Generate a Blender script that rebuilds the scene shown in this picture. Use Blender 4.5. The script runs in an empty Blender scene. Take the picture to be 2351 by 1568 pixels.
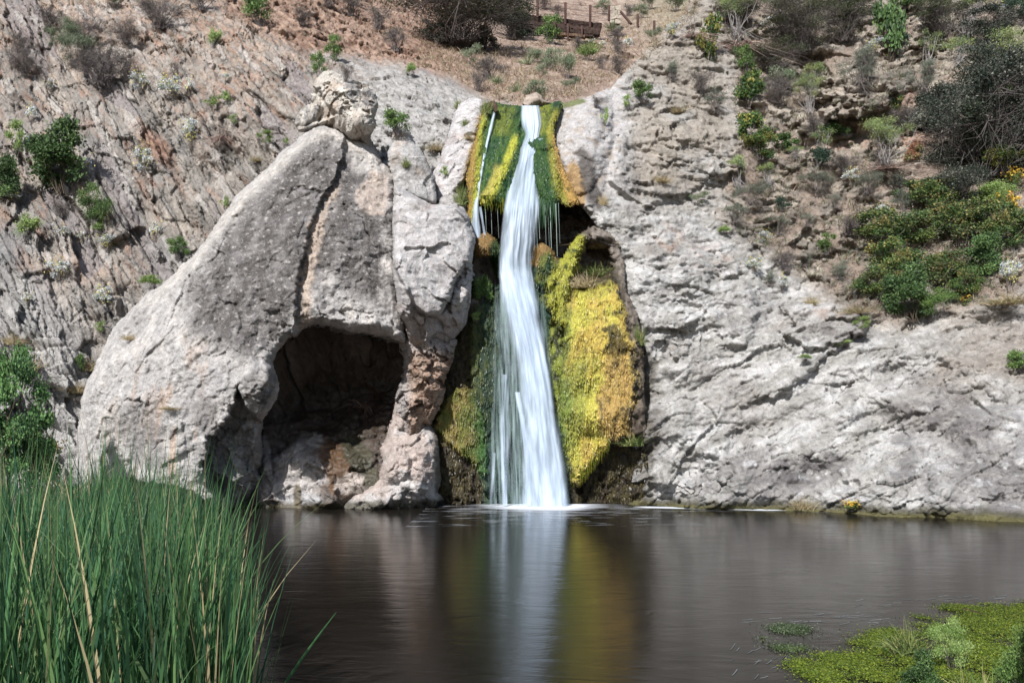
import bpy, math, random
import numpy as np
random.seed(7)
RS = np.random.RandomState(11)
C = bpy.context.scene.collection
# ------------------------------------------------------------------ camera frame
# authoring coordinates: (u, v) on a 2351 x 1568 picture, Y = metres away from the camera along the view
F, CX, HY, CZ = 1836.7, 1175.5, 987.0, 2.0
def W(u, v, Y):
    return ((u - CX) * Y / F, Y, CZ + (HY - v) * Y / F)
SUN = np.array([-0.29, -0.68, 0.67]); SUN /= np.linalg.norm(SUN)

def lin(r, g, b, k=1.0):
    o = []
    for c in (r, g, b):
        c /= 255.0
        o.append((c / 12.92 if c <= 0.04045 else ((c + 0.055) / 1.055) ** 2.4) * k)
    return np.array(o, dtype=np.float32)

# ------------------------------------------------------------------ noise (numpy)
def hsh(ix, iy, s):
    h = (ix.astype(np.int64) * 374761393 + iy.astype(np.int64) * 668265263 + (s * 974634777 + 13)) & 0xffffffff
    h = ((h ^ (h >> 13)) * 1274126177) & 0xffffffff
    return h ^ (h >> 16)
def rn(h, k):
    h2 = ((h ^ (k * 0x9E3779B)) * 2246822519) & 0xffffffff
    h2 = ((h2 ^ (h2 >> 15)) * 3266489917) & 0xffffffff
    return (((h2 ^ (h2 >> 13)) & 0xffff) / 65535.0).astype(np.float32)
def gnoise(x, y, s):
    ix = np.floor(x); iy = np.floor(y); fx = (x - ix).astype(np.float32); fy = (y - iy).astype(np.float32)
    ix = ix.astype(np.int64); iy = iy.astype(np.int64)
    wx = fx * fx * fx * (fx * (fx * 6 - 15) + 10); wy = fy * fy * fy * (fy * (fy * 6 - 15) + 10)
    def g(dx, dy):
        a = rn(hsh(ix + dx, iy + dy, s), 1) * 6.2831853
        return np.cos(a) * (fx - dx) + np.sin(a) * (fy - dy)
    n0 = g(0, 0) * (1 - wx) + g(1, 0) * wx; n1 = g(0, 1) * (1 - wx) + g(1, 1) * wx
    return (n0 * (1 - wy) + n1 * wy) * 1.5
def fbm(x, y, o=4, s=0, gain=0.5, ridged=False):
    t = np.zeros_like(x, dtype=np.float32); a = 1.0; n = 0.0; f = 1.0
    for i in range(o):
        q = gnoise(x * f + 17.3 * i, y * f - 9.1 * i, s + i * 31)
        if ridged: q = 1 - 2 * np.abs(q)
        t += a * q; n += a; a *= gain; f *= 2.03
    return t / n
def facet(x, y, s, jit=0.95):
    """nearest jittered cell: (rand, gx, gy, dx, dy, edge distance)"""
    ix = np.floor(x).astype(np.int64); iy = np.floor(y).astype(np.int64)
    b1 = np.full(x.shape, 1e9, np.float32); b2 = b1.copy(); bh = np.zeros(x.shape, np.int64)
    bx = np.zeros(x.shape, np.float32); by = bx.copy()
    for dx in (-1, 0, 1):
        for dy in (-1, 0, 1):
            h = hsh(ix + dx, iy + dy, s)
            px = (x - (ix + dx + 0.5 + (rn(h, 2) - 0.5) * jit)).astype(np.float32)
            py = (y - (iy + dy + 0.5 + (rn(h, 3) - 0.5) * jit)).astype(np.float32)
            d = px * px + py * py
            n = d < b1
            b2 = np.where(n, b1, np.minimum(b2, d)); b1 = np.where(n, d, b1)
            bh = np.where(n, h, bh); bx = np.where(n, px, bx); by = np.where(n, py, by)
    return rn(bh, 4), rn(bh, 5) * 2 - 1, rn(bh, 6) * 2 - 1, bx, by, np.sqrt(b2) - np.sqrt(b1)
def ss(a, b, x):
    t = np.clip((x - a) / (b - a), 0, 1); return t * t * (3 - 2 * t)
def rot(a, b, deg):
    c, s = math.cos(math.radians(deg)), math.sin(math.radians(deg))
    return a * c + b * s, -a * s + b * c

def crag(a, b, s, size=1.0, amp=1.0, ang=0, stretch=1.0, warp=0.25, tiltq=0.0, crack=0.0):
    """one octave of angular rock: tilted flat faces with sharp steps between"""
    p, q = rot(a, b, ang)
    p = p + warp * size * fbm(a / size * 0.7, b / size * 0.7, 2, s + 5)
    q = q + warp * size * fbm(a / size * 0.7 + 9, b / size * 0.7, 2, s + 6)
    h, gx, gy, dx, dy, e = facet(p / (size * stretch), q / size, s)
    d = (h - 0.5) * 0.9 + gx * dx * 0.9 + (gy * 0.7 + tiltq) * dy
    if crack: d = d - crack * (1 - ss(0, 0.12, e))
    return d * amp, h, e

# ------------------------------------------------------------------ pixel-plane tools
def tps(ctrl):
    P = np.array([(c[0] / 500.0, c[1] / 500.0) for c in ctrl]); z = np.array([c[2] for c in ctrl], float)
    n = len(P)
    def U(r2): return np.where(r2 > 1e-12, 0.5 * r2 * np.log(np.maximum(r2, 1e-12)), 0)
    K = U(((P[:, None] - P[None]) ** 2).sum(-1)) + np.eye(n) * 2e-3
    A = np.zeros((n + 3, n + 3)); A[:n, :n] = K; A[:n, n] = 1; A[:n, n + 1:] = P; A[n, :n] = 1; A[n + 1:, :n] = P.T
    w = np.linalg.solve(A, np.concatenate([z, np.zeros(3)]))
    def f(u, v):
        u = u / 500.0; v = v / 500.0
        r = w[n] + w[n + 1] * u + w[n + 2] * v
        for i in range(n):
            r = r + w[i] * U((u - P[i, 0]) ** 2 + (v - P[i, 1]) ** 2)
        return r
    return f
def sdpoly(poly, u, v):
    """signed distance, positive inside"""
    d = np.full(u.shape, 1e9, np.float32); ins = np.zeros(u.shape, bool); n = len(poly)
    for i in range(n):
        x0, y0 = poly[i]; x1, y1 = poly[(i + 1) % n]
        ex, ey = x1 - x0, y1 - y0; L = ex * ex + ey * ey + 1e-9
        t = np.clip(((u - x0) * ex + (v - y0) * ey) / L, 0, 1)
        d = np.minimum(d, (u - x0 - t * ex) ** 2 + (v - y0 - t * ey) ** 2)
        if y0 != y1:
            c = ((y0 > v) != (y1 > v)) & (u < ex * (v - y0) / (y1 - y0) + x0)
            ins ^= c
    d = np.sqrt(d); return np.where(ins, d, -d)
def sdline(pts, u, v):
    d = np.full(u.shape, 1e9, np.float32); T = np.zeros(u.shape, np.float32); n = len(pts) - 1
    for i in range(n):
        x0, y0 = pts[i]; x1, y1 = pts[i + 1]; ex, ey = x1 - x0, y1 - y0; L = ex * ex + ey * ey + 1e-9
        t = np.clip(((u - x0) * ex + (v - y0) * ey) / L, 0, 1)
        q = (u - x0 - t * ex) ** 2 + (v - y0 - t * ey) ** 2
        m = q < d; T = np.where(m, (i + t) / n, T); d = np.minimum(d, q)
    return np.sqrt(d), T
def ell(u, v, cu, cv, ru, rv, ang=0):
    """1 at the centre, 0 at the rim of an ellipse (ang turns it counter-clockwise on the picture)"""
    p, q = rot(u - cu, -(v - cv), ang)
    return np.clip(1 - np.sqrt((p / ru) ** 2 + (q / rv) ** 2), 0, 1)

# ------------------------------------------------------------------ scene helpers
def tag(o, label=None, cat=None, group=None, kind=None):
    if label: o['label'] = label
    if cat: o['category'] = cat
    if group: o['group'] = group
    if kind: o['kind'] = kind
    return o
def empty(name, loc=(0, 0, 0), rz=0):
    o = bpy.data.objects.new(name, None); C.objects.link(o); o.location = loc; o.rotation_euler = (0, 0, rz)
    o.empty_display_size = 0.2; return o
def make_mesh(name, V, Q, mat, col=None, uv=None, T=None, smooth=True, dens=None):
    """V (n,3); Q (m,4) quads; T (k,3) triangles"""
    V = np.asarray(V, np.float32); me = bpy.data.meshes.new(name)
    Q = np.zeros((0, 4), np.int32) if Q is None else np.asarray(Q, np.int32).reshape(-1, 4)
    T = np.zeros((0, 3), np.int32) if T is None else np.asarray(T, np.int32).reshape(-1, 3)
    me.vertices.add(len(V)); me.vertices.foreach_set('co', V.ravel())
    nl = Q.size + T.size; me.loops.add(nl); me.polygons.add(len(Q) + len(T))
    li = np.concatenate([Q.ravel(), T.ravel()]).astype(np.int32); me.loops.foreach_set('vertex_index', li)
    st = np.concatenate([np.arange(len(Q)) * 4, Q.size + np.arange(len(T)) * 3]).astype(np.int32)
    me.polygons.foreach_set('loop_start', st)
    me.polygons.foreach_set('use_smooth', np.full(len(st), smooth, bool))
    me.update(calc_edges=True); me.validate()
    if col is not None:
        a = me.color_attributes.new('col', 'FLOAT_COLOR', 'POINT')
        c4 = np.ones((len(V), 4), np.float32); c4[:, :3] = col; a.data.foreach_set('color', c4.ravel())
    if dens is not None:
        a = me.attributes.new('dens', 'FLOAT', 'POINT'); a.data.foreach_set('value', np.asarray(dens, np.float32))
    if uv is not None:
        l = me.uv_layers.new(name='UVMap'); l.data.foreach_set('uv', np.asarray(uv, np.float32)[li].ravel())
    me.materials.append(mat); return me
def obj(name, me, parent=None):
    o = bpy.data.objects.new(name, me); C.objects.link(o)
    if parent: o.parent = parent
    return o

# ------------------------------------------------------------------ materials
def newmat(name):
    m = bpy.data.materials.new(name); m.use_nodes = True; nt = m.node_tree
    for n in list(nt.nodes): nt.nodes.remove(n)
    out = nt.nodes.new('ShaderNodeOutputMaterial'); return m, nt, out
def N(nt, t, **k):
    n = nt.nodes.new(t)
    for a, b in k.items():
        if a == 'i':
            for kk, vv in b.items(): n.inputs[kk].default_value = vv
        else: setattr(n, a, b)
    return n
def rockmat(name, rough=0.9, bump=0.6, pit=0.0, var=0.35, speck=0.0, wet=None, fine=1.0, spec=0.3, streak=0.0, crk=0.0, crs=3.0, cra=30, crx=.35):
    m, nt, out = newmat(name); L = nt.links.new
    at = N(nt, 'ShaderNodeAttribute', attribute_name='col'); tc = N(nt, 'ShaderNodeTexCoord')
    n1 = N(nt, 'ShaderNodeTexNoise', i={'Scale': 5.0 * fine, 'Detail': 8.0, 'Roughness': 0.65}); L(tc.outputs['Object'], n1.inputs['Vector'])
    mp = N(nt, 'ShaderNodeMapping'); mp.inputs['Scale'].default_value = (1, 1, 1 if streak == 0 else 0.18)
    L(tc.outputs['Object'], mp.inputs['Vector'])
    n2 = N(nt, 'ShaderNodeTexNoise', i={'Scale': 22.0 * fine, 'Detail': 6.0, 'Roughness': 0.7}); L(mp.outputs[0], n2.inputs['Vector'])
    r1 = N(nt, 'ShaderNodeMapRange', i={'From Min': 0.3, 'From Max': 0.7, 'To Min': 1 - var, 'To Max': 1 + var * 0.7}); L(n1.outputs[0], r1.inputs[0])
    r2 = N(nt, 'ShaderNodeMapRange', i={'From Min': 0.3, 'From Max': 0.7, 'To Min': 1 - var * 0.8, 'To Max': 1 + var * 0.6}); L(n2.outputs[0], r2.inputs[0])
    mu = N(nt, 'ShaderNodeMath', operation='MULTIPLY'); L(r1.outputs[0], mu.inputs[0]); L(r2.outputs[0], mu.inputs[1])
    vm = N(nt, 'ShaderNodeVectorMath', operation='SCALE'); L(at.outputs['Color'], vm.inputs[0]); L(mu.outputs[0], vm.inputs['Scale'])
    colr = vm.outputs[0]
    if speck > 0:
        vo = N(nt, 'ShaderNodeTexVoronoi', i={'Scale': 9.0}); L(tc.outputs['Object'], vo.inputs['Vector'])
        n3 = N(nt, 'ShaderNodeTexNoise', i={'Scale': 60.0, 'Detail': 3.0}); L(tc.outputs['Object'], n3.inputs['Vector'])
        r3 = N(nt, 'ShaderNodeMapRange', i={'From Min': 0.56, 'From Max': 0.66, 'To Min': 0.0, 'To Max': speck}); L(n3.outputs[0], r3.inputs[0])
        mx = N(nt, 'ShaderNodeMix', data_type='RGBA'); L(r3.outputs[0], mx.inputs[0]); L(colr, mx.inputs[6])
        mx.inputs[7].default_value = (0.5, 0.46, 0.42, 1); colr = mx.outputs[2]
    b = N(nt, 'ShaderNodeBsdfPrincipled', i={'Roughness': rough, 'Specular IOR Level': spec}); L(colr, b.inputs['Base Color'])
    b1 = N(nt, 'ShaderNodeBump', i={'Strength': bump, 'Distance': 0.06}); L(n1.outputs[0], b1.inputs['Height'])
    b2 = N(nt, 'ShaderNodeBump', i={'Strength': bump, 'Distance': 0.03}); L(n2.outputs[0], b2.inputs['Height']); L(b1.outputs[0], b2.inputs['Normal'])
    last = b2
    if pit > 0:
        v2 = N(nt, 'ShaderNodeTexVoronoi', i={'Scale': 14.0}); L(tc.outputs['Object'], v2.inputs['Vector'])
        rp = N(nt, 'ShaderNodeMapRange', i={'From Min': 0.0, 'From Max': 0.35}); L(v2.outputs['Distance'], rp.inputs[0])
        b3 = N(nt, 'ShaderNodeBump', i={'Strength': pit, 'Distance': 0.05}); L(rp.outputs[0], b3.inputs['Height']); L(last.outputs[0], b3.inputs['Normal']); last = b3
    if crk > 0:
        nw = N(nt, 'ShaderNodeTexNoise', i={'Scale': 2.0, 'Detail': 3.0}); L(tc.outputs['Object'], nw.inputs['Vector'])
        va = N(nt, 'ShaderNodeVectorMath', operation='MULTIPLY_ADD'); L(nw.outputs['Color'], va.inputs[0]); va.inputs[1].default_value = (.35, .35, .35); L(tc.outputs['Object'], va.inputs[2])
        for sc_, st_ in ((crs, crk), (crs * 2.7, crk * .7)):
            m1 = N(nt, 'ShaderNodeMapping'); m1.inputs['Rotation'].default_value = (0, math.radians(cra), 0); L(va.outputs[0], m1.inputs[0])
            m2 = N(nt, 'ShaderNodeMapping'); m2.inputs['Scale'].default_value = (crx, .5, 1); L(m1.outputs[0], m2.inputs[0])
            vc = N(nt, 'ShaderNodeTexVoronoi', feature='DISTANCE_TO_EDGE', i={'Scale': sc_}); L(m2.outputs[0], vc.inputs['Vector'])
            rc = N(nt, 'ShaderNodeMapRange', i={'From Min': 0.0, 'From Max': 0.07}); L(vc.outputs['Distance'], rc.inputs[0])
            vf = N(nt, 'ShaderNodeTexVoronoi', i={'Scale': sc_}); L(m2.outputs[0], vf.inputs['Vector'])
            sx = N(nt, 'ShaderNodeSeparateXYZ'); L(vf.outputs['Color'], sx.inputs[0])
            ma = N(nt, 'ShaderNodeMath', operation='ADD'); L(rc.outputs[0], ma.inputs[0]); L(sx.outputs[0], ma.inputs[1])
            bc = N(nt, 'ShaderNodeBump', i={'Strength': st_, 'Distance': 0.10 * 3 / sc_}); L(ma.outputs[0], bc.inputs['Height']); L(last.outputs[0], bc.inputs['Normal']); last = bc
    L(last.outputs[0], b.inputs['Normal']); L(b.outputs[0], out.inputs[0]); return m
def leafmat(name, trans=0.25, rough=0.55):
    m, nt, out = newmat(name); L = nt.links.new
    at = N(nt, 'ShaderNodeAttribute', attribute_name='col')
    oi = N(nt, 'ShaderNodeObjectInfo'); r = N(nt, 'ShaderNodeMapRange', i={'To Min': 0.85, 'To Max': 1.15}); L(oi.outputs['Random'], r.inputs[0])
    vm = N(nt, 'ShaderNodeVectorMath', operation='SCALE'); L(at.outputs['Color'], vm.inputs[0]); L(r.outputs[0], vm.inputs['Scale'])
    b = N(nt, 'ShaderNodeBsdfPrincipled', i={'Roughness': rough, 'Specular IOR Level': 0.3}); L(vm.outputs[0], b.inputs['Base Color'])
    t = N(nt, 'ShaderNodeBsdfTranslucent'); L(vm.outputs[0], t.inputs[0])
    mx = N(nt, 'ShaderNodeMixShader', i={0: trans}); L(b.outputs[0], mx.inputs[1]); L(t.outputs[0], mx.inputs[2]); L(mx.outputs[0], out.inputs[0])
    return m
M = {}
M['rock'] = rockmat('grey rock', bump=0.85, var=0.34, crk=.24, crs=3.2, cra=32, crx=.4)
M['strata'] = rockmat('bedded rock', bump=0.85, var=0.32, fine=1.1, crk=.5, crs=3.6, cra=-60, crx=.3)
M['boulder'] = rockmat('lichen limestone', bump=0.95, var=0.42, speck=0.5, pit=0.4)
M['tufa'] = rockmat('pitted travertine', bump=1.0, var=0.34, pit=1.0, fine=.8)
M['wetrock'] = rockmat('wet rock', rough=0.38, bump=0.8, var=0.45, spec=0.5, pit=0.4)
M['moss'] = rockmat('wet algae', rough=0.5, bump=0.9, var=0.42, spec=0.35, fine=1.6, pit=0.25)
M['earth'] = rockmat('dry earth', bump=0.7, var=0.35)
M['leaf'] = leafmat('leaves'); M['twig'] = leafmat('twigs', 0.0, 0.8); M['reed'] = leafmat('reed leaves', 0.42, 0.4)
M['wood'] = rockmat('old timber', bump=0.7, var=0.4, fine=1.4)

# ------------------------------------------------------------------ rock sheets
SH = []; GRID = {}
class Ctx: pass
def sheet(name, poly, ctrl, disp, col, mat, step=2.2, rimR=14, rimD=0.5, skirt=1.5, shrink=0.12, rough=5.0, seed=1, parent=None, shape=None, lookup=True, dispedge=0.3, nmix=0.2, grey=0.22):
    poly = [(float(a), float(b)) for a, b in poly]
    us = [p[0] for p in poly]; vs = [p[1] for p in poly]
    gu = np.arange(min(us) - 4 * step, max(us) + 4 * step, step); gv = np.arange(min(vs) - 4 * step, max(vs) + 4 * step, step)
    U, V = np.meshgrid(gu, gv); nv, nu = U.shape
    wu = rough * fbm(U / 55, V / 55, 4, seed + 900, 0.6); wv = rough * fbm(U / 55 + 40, V / 55, 4, seed + 901, 0.6)
    sd = sdpoly(poly, U + wu, V + wv)
    ins = sd > 0
    cell = ins[:-1, :-1] & ins[1:, :-1] & ins[:-1, 1:] & ins[1:, 1:]
    used = np.zeros_like(ins)
    used[:-1, :-1] |= cell; used[1:, :-1] |= cell; used[:-1, 1:] |= cell; used[1:, 1:] |= cell
    allc = np.zeros_like(ins); allc[1:-1, 1:-1] = cell[:-1, :-1] & cell[1:, :-1] & cell[:-1, 1:] & cell[1:, 1:]
    bnd = used & ~allc
    gy, gx = np.gradient(sd, step); gm = np.sqrt(gx * gx + gy * gy) + 1e-3
    mv = np.where(bnd & (sd < 2 * step), np.clip(sd, 0, step * 1.2), 0)
    U = U - mv * gx / gm; V = V - mv * gy / gm
    Y = tps(ctrl)(U, V)
    c = Ctx(); c.U, c.V = U + wu, V + wv; c.u0, c.v0 = U, V; c.sd = sd
    X0, _, Z0 = W(U, V, Y); c.a = X0; c.b = Z0 + 0.55 * (Y - 22); c.Y = Y; c.X = X0; c.Z = Z0
    if shape is not None: Y = Y + shape(c)
    t = np.clip(sd / rimR, 0, 1)
    Y = Y + rimD * (1 - np.sqrt(np.clip(1 - (1 - t) ** 2, 0, 1)))
    P = np.stack(W(U, V, Y), -1)
    du = np.gradient(P, axis=1); dv = np.gradient(P, axis=0)
    n = np.cross(dv, du); n /= (np.linalg.norm(n, axis=-1, keepdims=True) + 1e-9)
    n = np.where((n * P).sum(-1, keepdims=True) > 0, -n, n)
    ray = P - np.array([0, 0, CZ]); ray /= np.linalg.norm(ray, axis=-1, keepdims=True)
    n = n * nmix - ray * (1 - nmix); n /= np.linalg.norm(n, axis=-1, keepdims=True)
    D = disp(c) * (dispedge + (1 - dispedge) * t)
    P = P + n * D[..., None]; c.D = D
    colr = col(c).astype(np.float32)
    if grey > 0:
        lum = (colr * np.array([.3, .6, .1], np.float32)).sum(-1, keepdims=True); colr = (colr * (1 - grey) + lum * grey) * np.array([.985, 1.0, 1.03], np.float32)
    idx = -np.ones(U.shape, np.int64); k = used.sum(); idx[used] = np.arange(k)
    Q = np.stack([idx[:-1, :-1][cell], idx[1:, :-1][cell], idx[1:, 1:][cell], idx[:-1, 1:][cell]], -1)
    Vt = P[used]; Ct = colr[used]
    # skirt: boundary edges run back behind the face
    if skirt > 0:
        E = np.concatenate([Q[:, [0, 1]], Q[:, [1, 2]], Q[:, [2, 3]], Q[:, [3, 0]]]); key = np.sort(E, 1)
        kk = key[:, 0] * (k + 1) + key[:, 1]; uq, inv, cnt = np.unique(kk, return_inverse=True, return_counts=True)
        B = E[cnt[inv] == 1]; bv = np.unique(B); base = Vt[bv]; uvb = np.stack([U[used][bv], V[used][bv]], -1)
        cen = uvb.mean(0); prev = {b: b for b in bv}; last = bv; n0 = len(Vt); rings = [Vt]; cols = [Ct]; Qs = [Q]
        mp = np.full(len(Vt), -1, np.int64)
        cur = np.arange(len(bv)); mp[bv] = cur; off_prev = None
        for ri, fr in enumerate((0.25, 0.6, 1.0)):
            uvn = uvb + (cen - uvb) * shrink * fr ** 1.5
            Yb = base[:, 1] + skirt * fr
            R = np.stack(W(uvn[:, 0], uvn[:, 1], Yb), -1); R += 0.06 * RS.randn(*R.shape) * 0.5
            o0 = n0 + ri * len(bv); rings.append(R); cols.append(Ct[bv])
            i0 = mp[B[:, 0]]; i1 = mp[B[:, 1]]
            if off_prev is None: A0, A1 = B[:, 0], B[:, 1]
            else: A0, A1 = off_prev + i0, off_prev + i1
            Qs.append(np.stack([A1, A0, o0 + i0, o0 + i1], -1)); off_prev = o0
        Vt = np.concatenate(rings); Ct = np.concatenate(cols); Q = np.concatenate(Qs)
    me = make_mesh(name, Vt, Q, mat, Ct); o = obj(name, me, parent)
    if lookup: SH.append((gu[0], gv[0], step, used, P))
    GRID[name] = (U, V, used, P, colr)
    return o
def hit(u, v, only=None):
    """nearest built surface point seen at (u, v)"""
    best = None
    for (u0, v0, st, used, P) in SH:
        i = int(round((v - v0) / st)); j = int(round((u - u0) / st))
        if 0 <= i < used.shape[0] and 0 <= j < used.shape[1] and used[i, j]:
            p = P[i, j]
            if best is None or p[1] < best[1]: best = p
    return best if best is not None else np.array(W(u, v, 25.0))
def mixc(a, b, t): return a * (1 - t[..., None]) + b * t[..., None]
def full(c, color): return np.broadcast_to(np.asarray(color, np.float32), c.U.shape + (3,)).copy()
def raise_(c, poly, h, w=5):
    return h * ss(-w, w, sdpoly(poly, c.U, c.V))
K = 0.70
GREY = lin(196, 188, 178, K); PALE = lin(222, 215, 208, K); CREAM = lin(226, 208, 186, K); WARM = lin(205, 176, 148, K)
ORANGE = lin(196, 142, 100, K); BROWN = lin(170, 130, 100, K); EARTH = lin(186, 146, 118, K); COOL = lin(168, 164, 160, K)
DARKG = lin(118, 110, 104, K); SLATE = lin(150, 148, 146, K); RUST = lin(190, 120, 80, K)
YEL = lin(205, 200, 30, K); GOLD = lin(200, 160, 55, K); MGRN = lin(78, 110, 30, K); DGRN = lin(36, 74, 40, K); TEAL = lin(50, 84, 62, K)
OLIVE = lin(92, 84, 34, K); DKBR = lin(62, 50, 34, K); ALG = lin(130, 140, 40, K)

# ---------------------------------------------------------------- hillside and left cliff
hill_poly = [(-480, -130), (1760, -130), (1760, 262), (1165, 262), (1120, 520), (960, 560), (700, 620), (420, 760), (330, 1240), (-480, 1240)]
hill_ctrl = [(-480,1200,19.5),(-480,700,22.5),(-480,100,28),(-80,1200,21.3),(100,1180,21.6),(300,1180,22),(0,1000,22.5),(200,1000,23.5),(0,800,24),(250,800,25),(0,500,26),(300,500,27),(500,550,26.5),
 (700,500,27),(0,200,29.5),(300,200,30),(600,250,29),(0,-60,34),(400,-60,36),(700,0,37),(800,110,34.5),(700,300,28.5),(900,300,27.5),(1000,450,25.5),
 (900,190,31),(1050,250,29),(1130,300,27.5),(1150,500,26),(1000,700,26),(1180,240,29),(1250,240,27.5),(1280,262,28),(1330,230,30),(1200,160,36),(1300,160,38),
 (1300,95,45),(1200,60,48),(1000,60,42),(1000,-60,52),(1300,-60,66),(1500,-60,70),(1450,60,52),(1400,160,40),(1600,60,50),(1700,-60,65),(1700,300,35)]
ridge = [(560,95),(640,112),(700,128),(780,128),(870,150),(960,163),(1000,168),(1045,190),(1092,214),(1145,248),(1170,520),(560,520)]
brownhill = [(470,-120),(520,40),(640,95),(700,120),(780,122),(870,145),(960,158),(1040,182),(1150,240),(1200,245),(1800,260),(1800,-120)]
def hill_shape(c):
    s = -1.3 * ss(-10, 10, sdpoly(ridge, c.U, c.V)) * ss(560, 760, c.U)
    s -= 0.9 * ell(c.U, c.V, 100, 760, 260, 300) ** 0.7
    s += 1.0 * ell(c.U, c.V, 500, 420, 240, 200)
    for (p, h) in (([(0,560),(180,600),(270,690),(300,800),(200,900),(80,880),(-60,800)], 0.5), ([(60,240),(190,330),(330,520),(250,560),(120,420),(20,330)], 0.45),
                   ([(430,470),(560,380),(600,420),(540,500),(470,590)], 0.4), ([(540,120),(700,150),(800,260),(760,320),(640,260),(560,200)], 0.35)):
        s -= raise_(c, p, h, 9)
    return s
def hill_zone(c):
    w = 26 * fbm(c.U / 60, c.V / 60, 3, 77)
    return ss(-16, 16, sdpoly(brownhill, c.U + w, c.V + w))
def hill_disp(c):
    z = hill_zone(c); a, b = c.a, c.b
    ang = np.interp(c.U.ravel(), [0, 500, 1000], [-64, -58, -50]).reshape(c.U.shape)
    dw = 0.5 * fbm(a / 3, b / 3, 2, 3)
    d1, h1, e1 = crag(a + dw, b, 21, 0.72, 0.46, -61, 6.5, 0.12, 0.75, 0.06)
    d2, h2, e2 = crag(a + dw * .6, b, 22, 0.26, 0.27, -60, 5.0, 0.25, 0.8, 0.05)
    d3, h3, e3 = crag(a, b, 23, 0.11, 0.12, -62, 4.0, 0.3, 0.7, 0.10)
    d4, _, _ = crag(a, b, 24, 0.85, 0.30, -50, 2.2, 0.4, 0.2)
    m4 = ss(-.1, .3, fbm(a * .5, b * .5, 3, 41))
    lo = ss(560, 800, c.V)      # blockier near the foot of the cliff
    blk, hb, _ = crag(a, b, 25, 0.60, 0.50, -38, 1.6, 0.5, 0.3, 0.1)
    m5 = ss(-.2, .25, fbm(a * .3 + 7, b * .3, 3, 42)); st = d1 * (1 - 0.55 * lo) * (.35 + .65 * m5) + .35 * blk * (1 - m5) + d2 * (1 - .3 * lo) * (.4 + .6 * m4) + d3 * (.35 + .65 * m4) + 0.6 * d4 * (1 - lo) + .8 * blk * lo
    rg = ss(-20, 20, sdpoly(ridge, c.U, c.V)) * ss(700, 880, c.U)
    g1, _, _ = crag(a, b, 26, 0.5, 0.26, -50, 2.0, 0.5, 0.3); g2, _, _ = crag(a, b, 27, 0.18, 0.12, -30, 1.6, 0.6)
    st = st * (1 - rg) + (g1 + g2 + 0.3 * fbm(a, b, 4, 8)) * rg
    # brown crumbly hill: rubble on the left, grassy earth to the right
    cr = ss(1180, 950, c.U)
    e_1, _, _ = crag(a, b, 28, 0.55, 0.42, -50, 2.5, 0.5, 0.4); e_2, _, _ = crag(a, b, 29, 0.22, 0.2, -50, 1.8, 0.5, 0.3)
    e_3, _, _ = crag(a, b, 30, 0.3, 0.12, 0, 1.3, 0.6)
    ob, _, _ = crag(a, b, 31, 0.9, 0.9, -20, 1.6, 0.5); om = ell(c.U, c.V, 1425, 130, 60, 32) ** 0.5 + ell(c.U, c.V, 1345, 12, 90, 26) ** 0.5 + ell(c.U, c.V, 1200, 232, 110, 26) ** .5
    ea = (e_1 + e_2) * (0.15 + 0.85 * cr) + e_3 + 0.4 * fbm(a * 0.7, b * 0.7, 4, 9) + 0.8 * ob * np.clip(om, 0, 1)
    d = st * (1 - z) + ea * z
    c.h1, c.h2, c.h3, c.z, c.rg, c.lo = h1, h2, h3, z, rg, lo
    return d * 0.9
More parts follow.
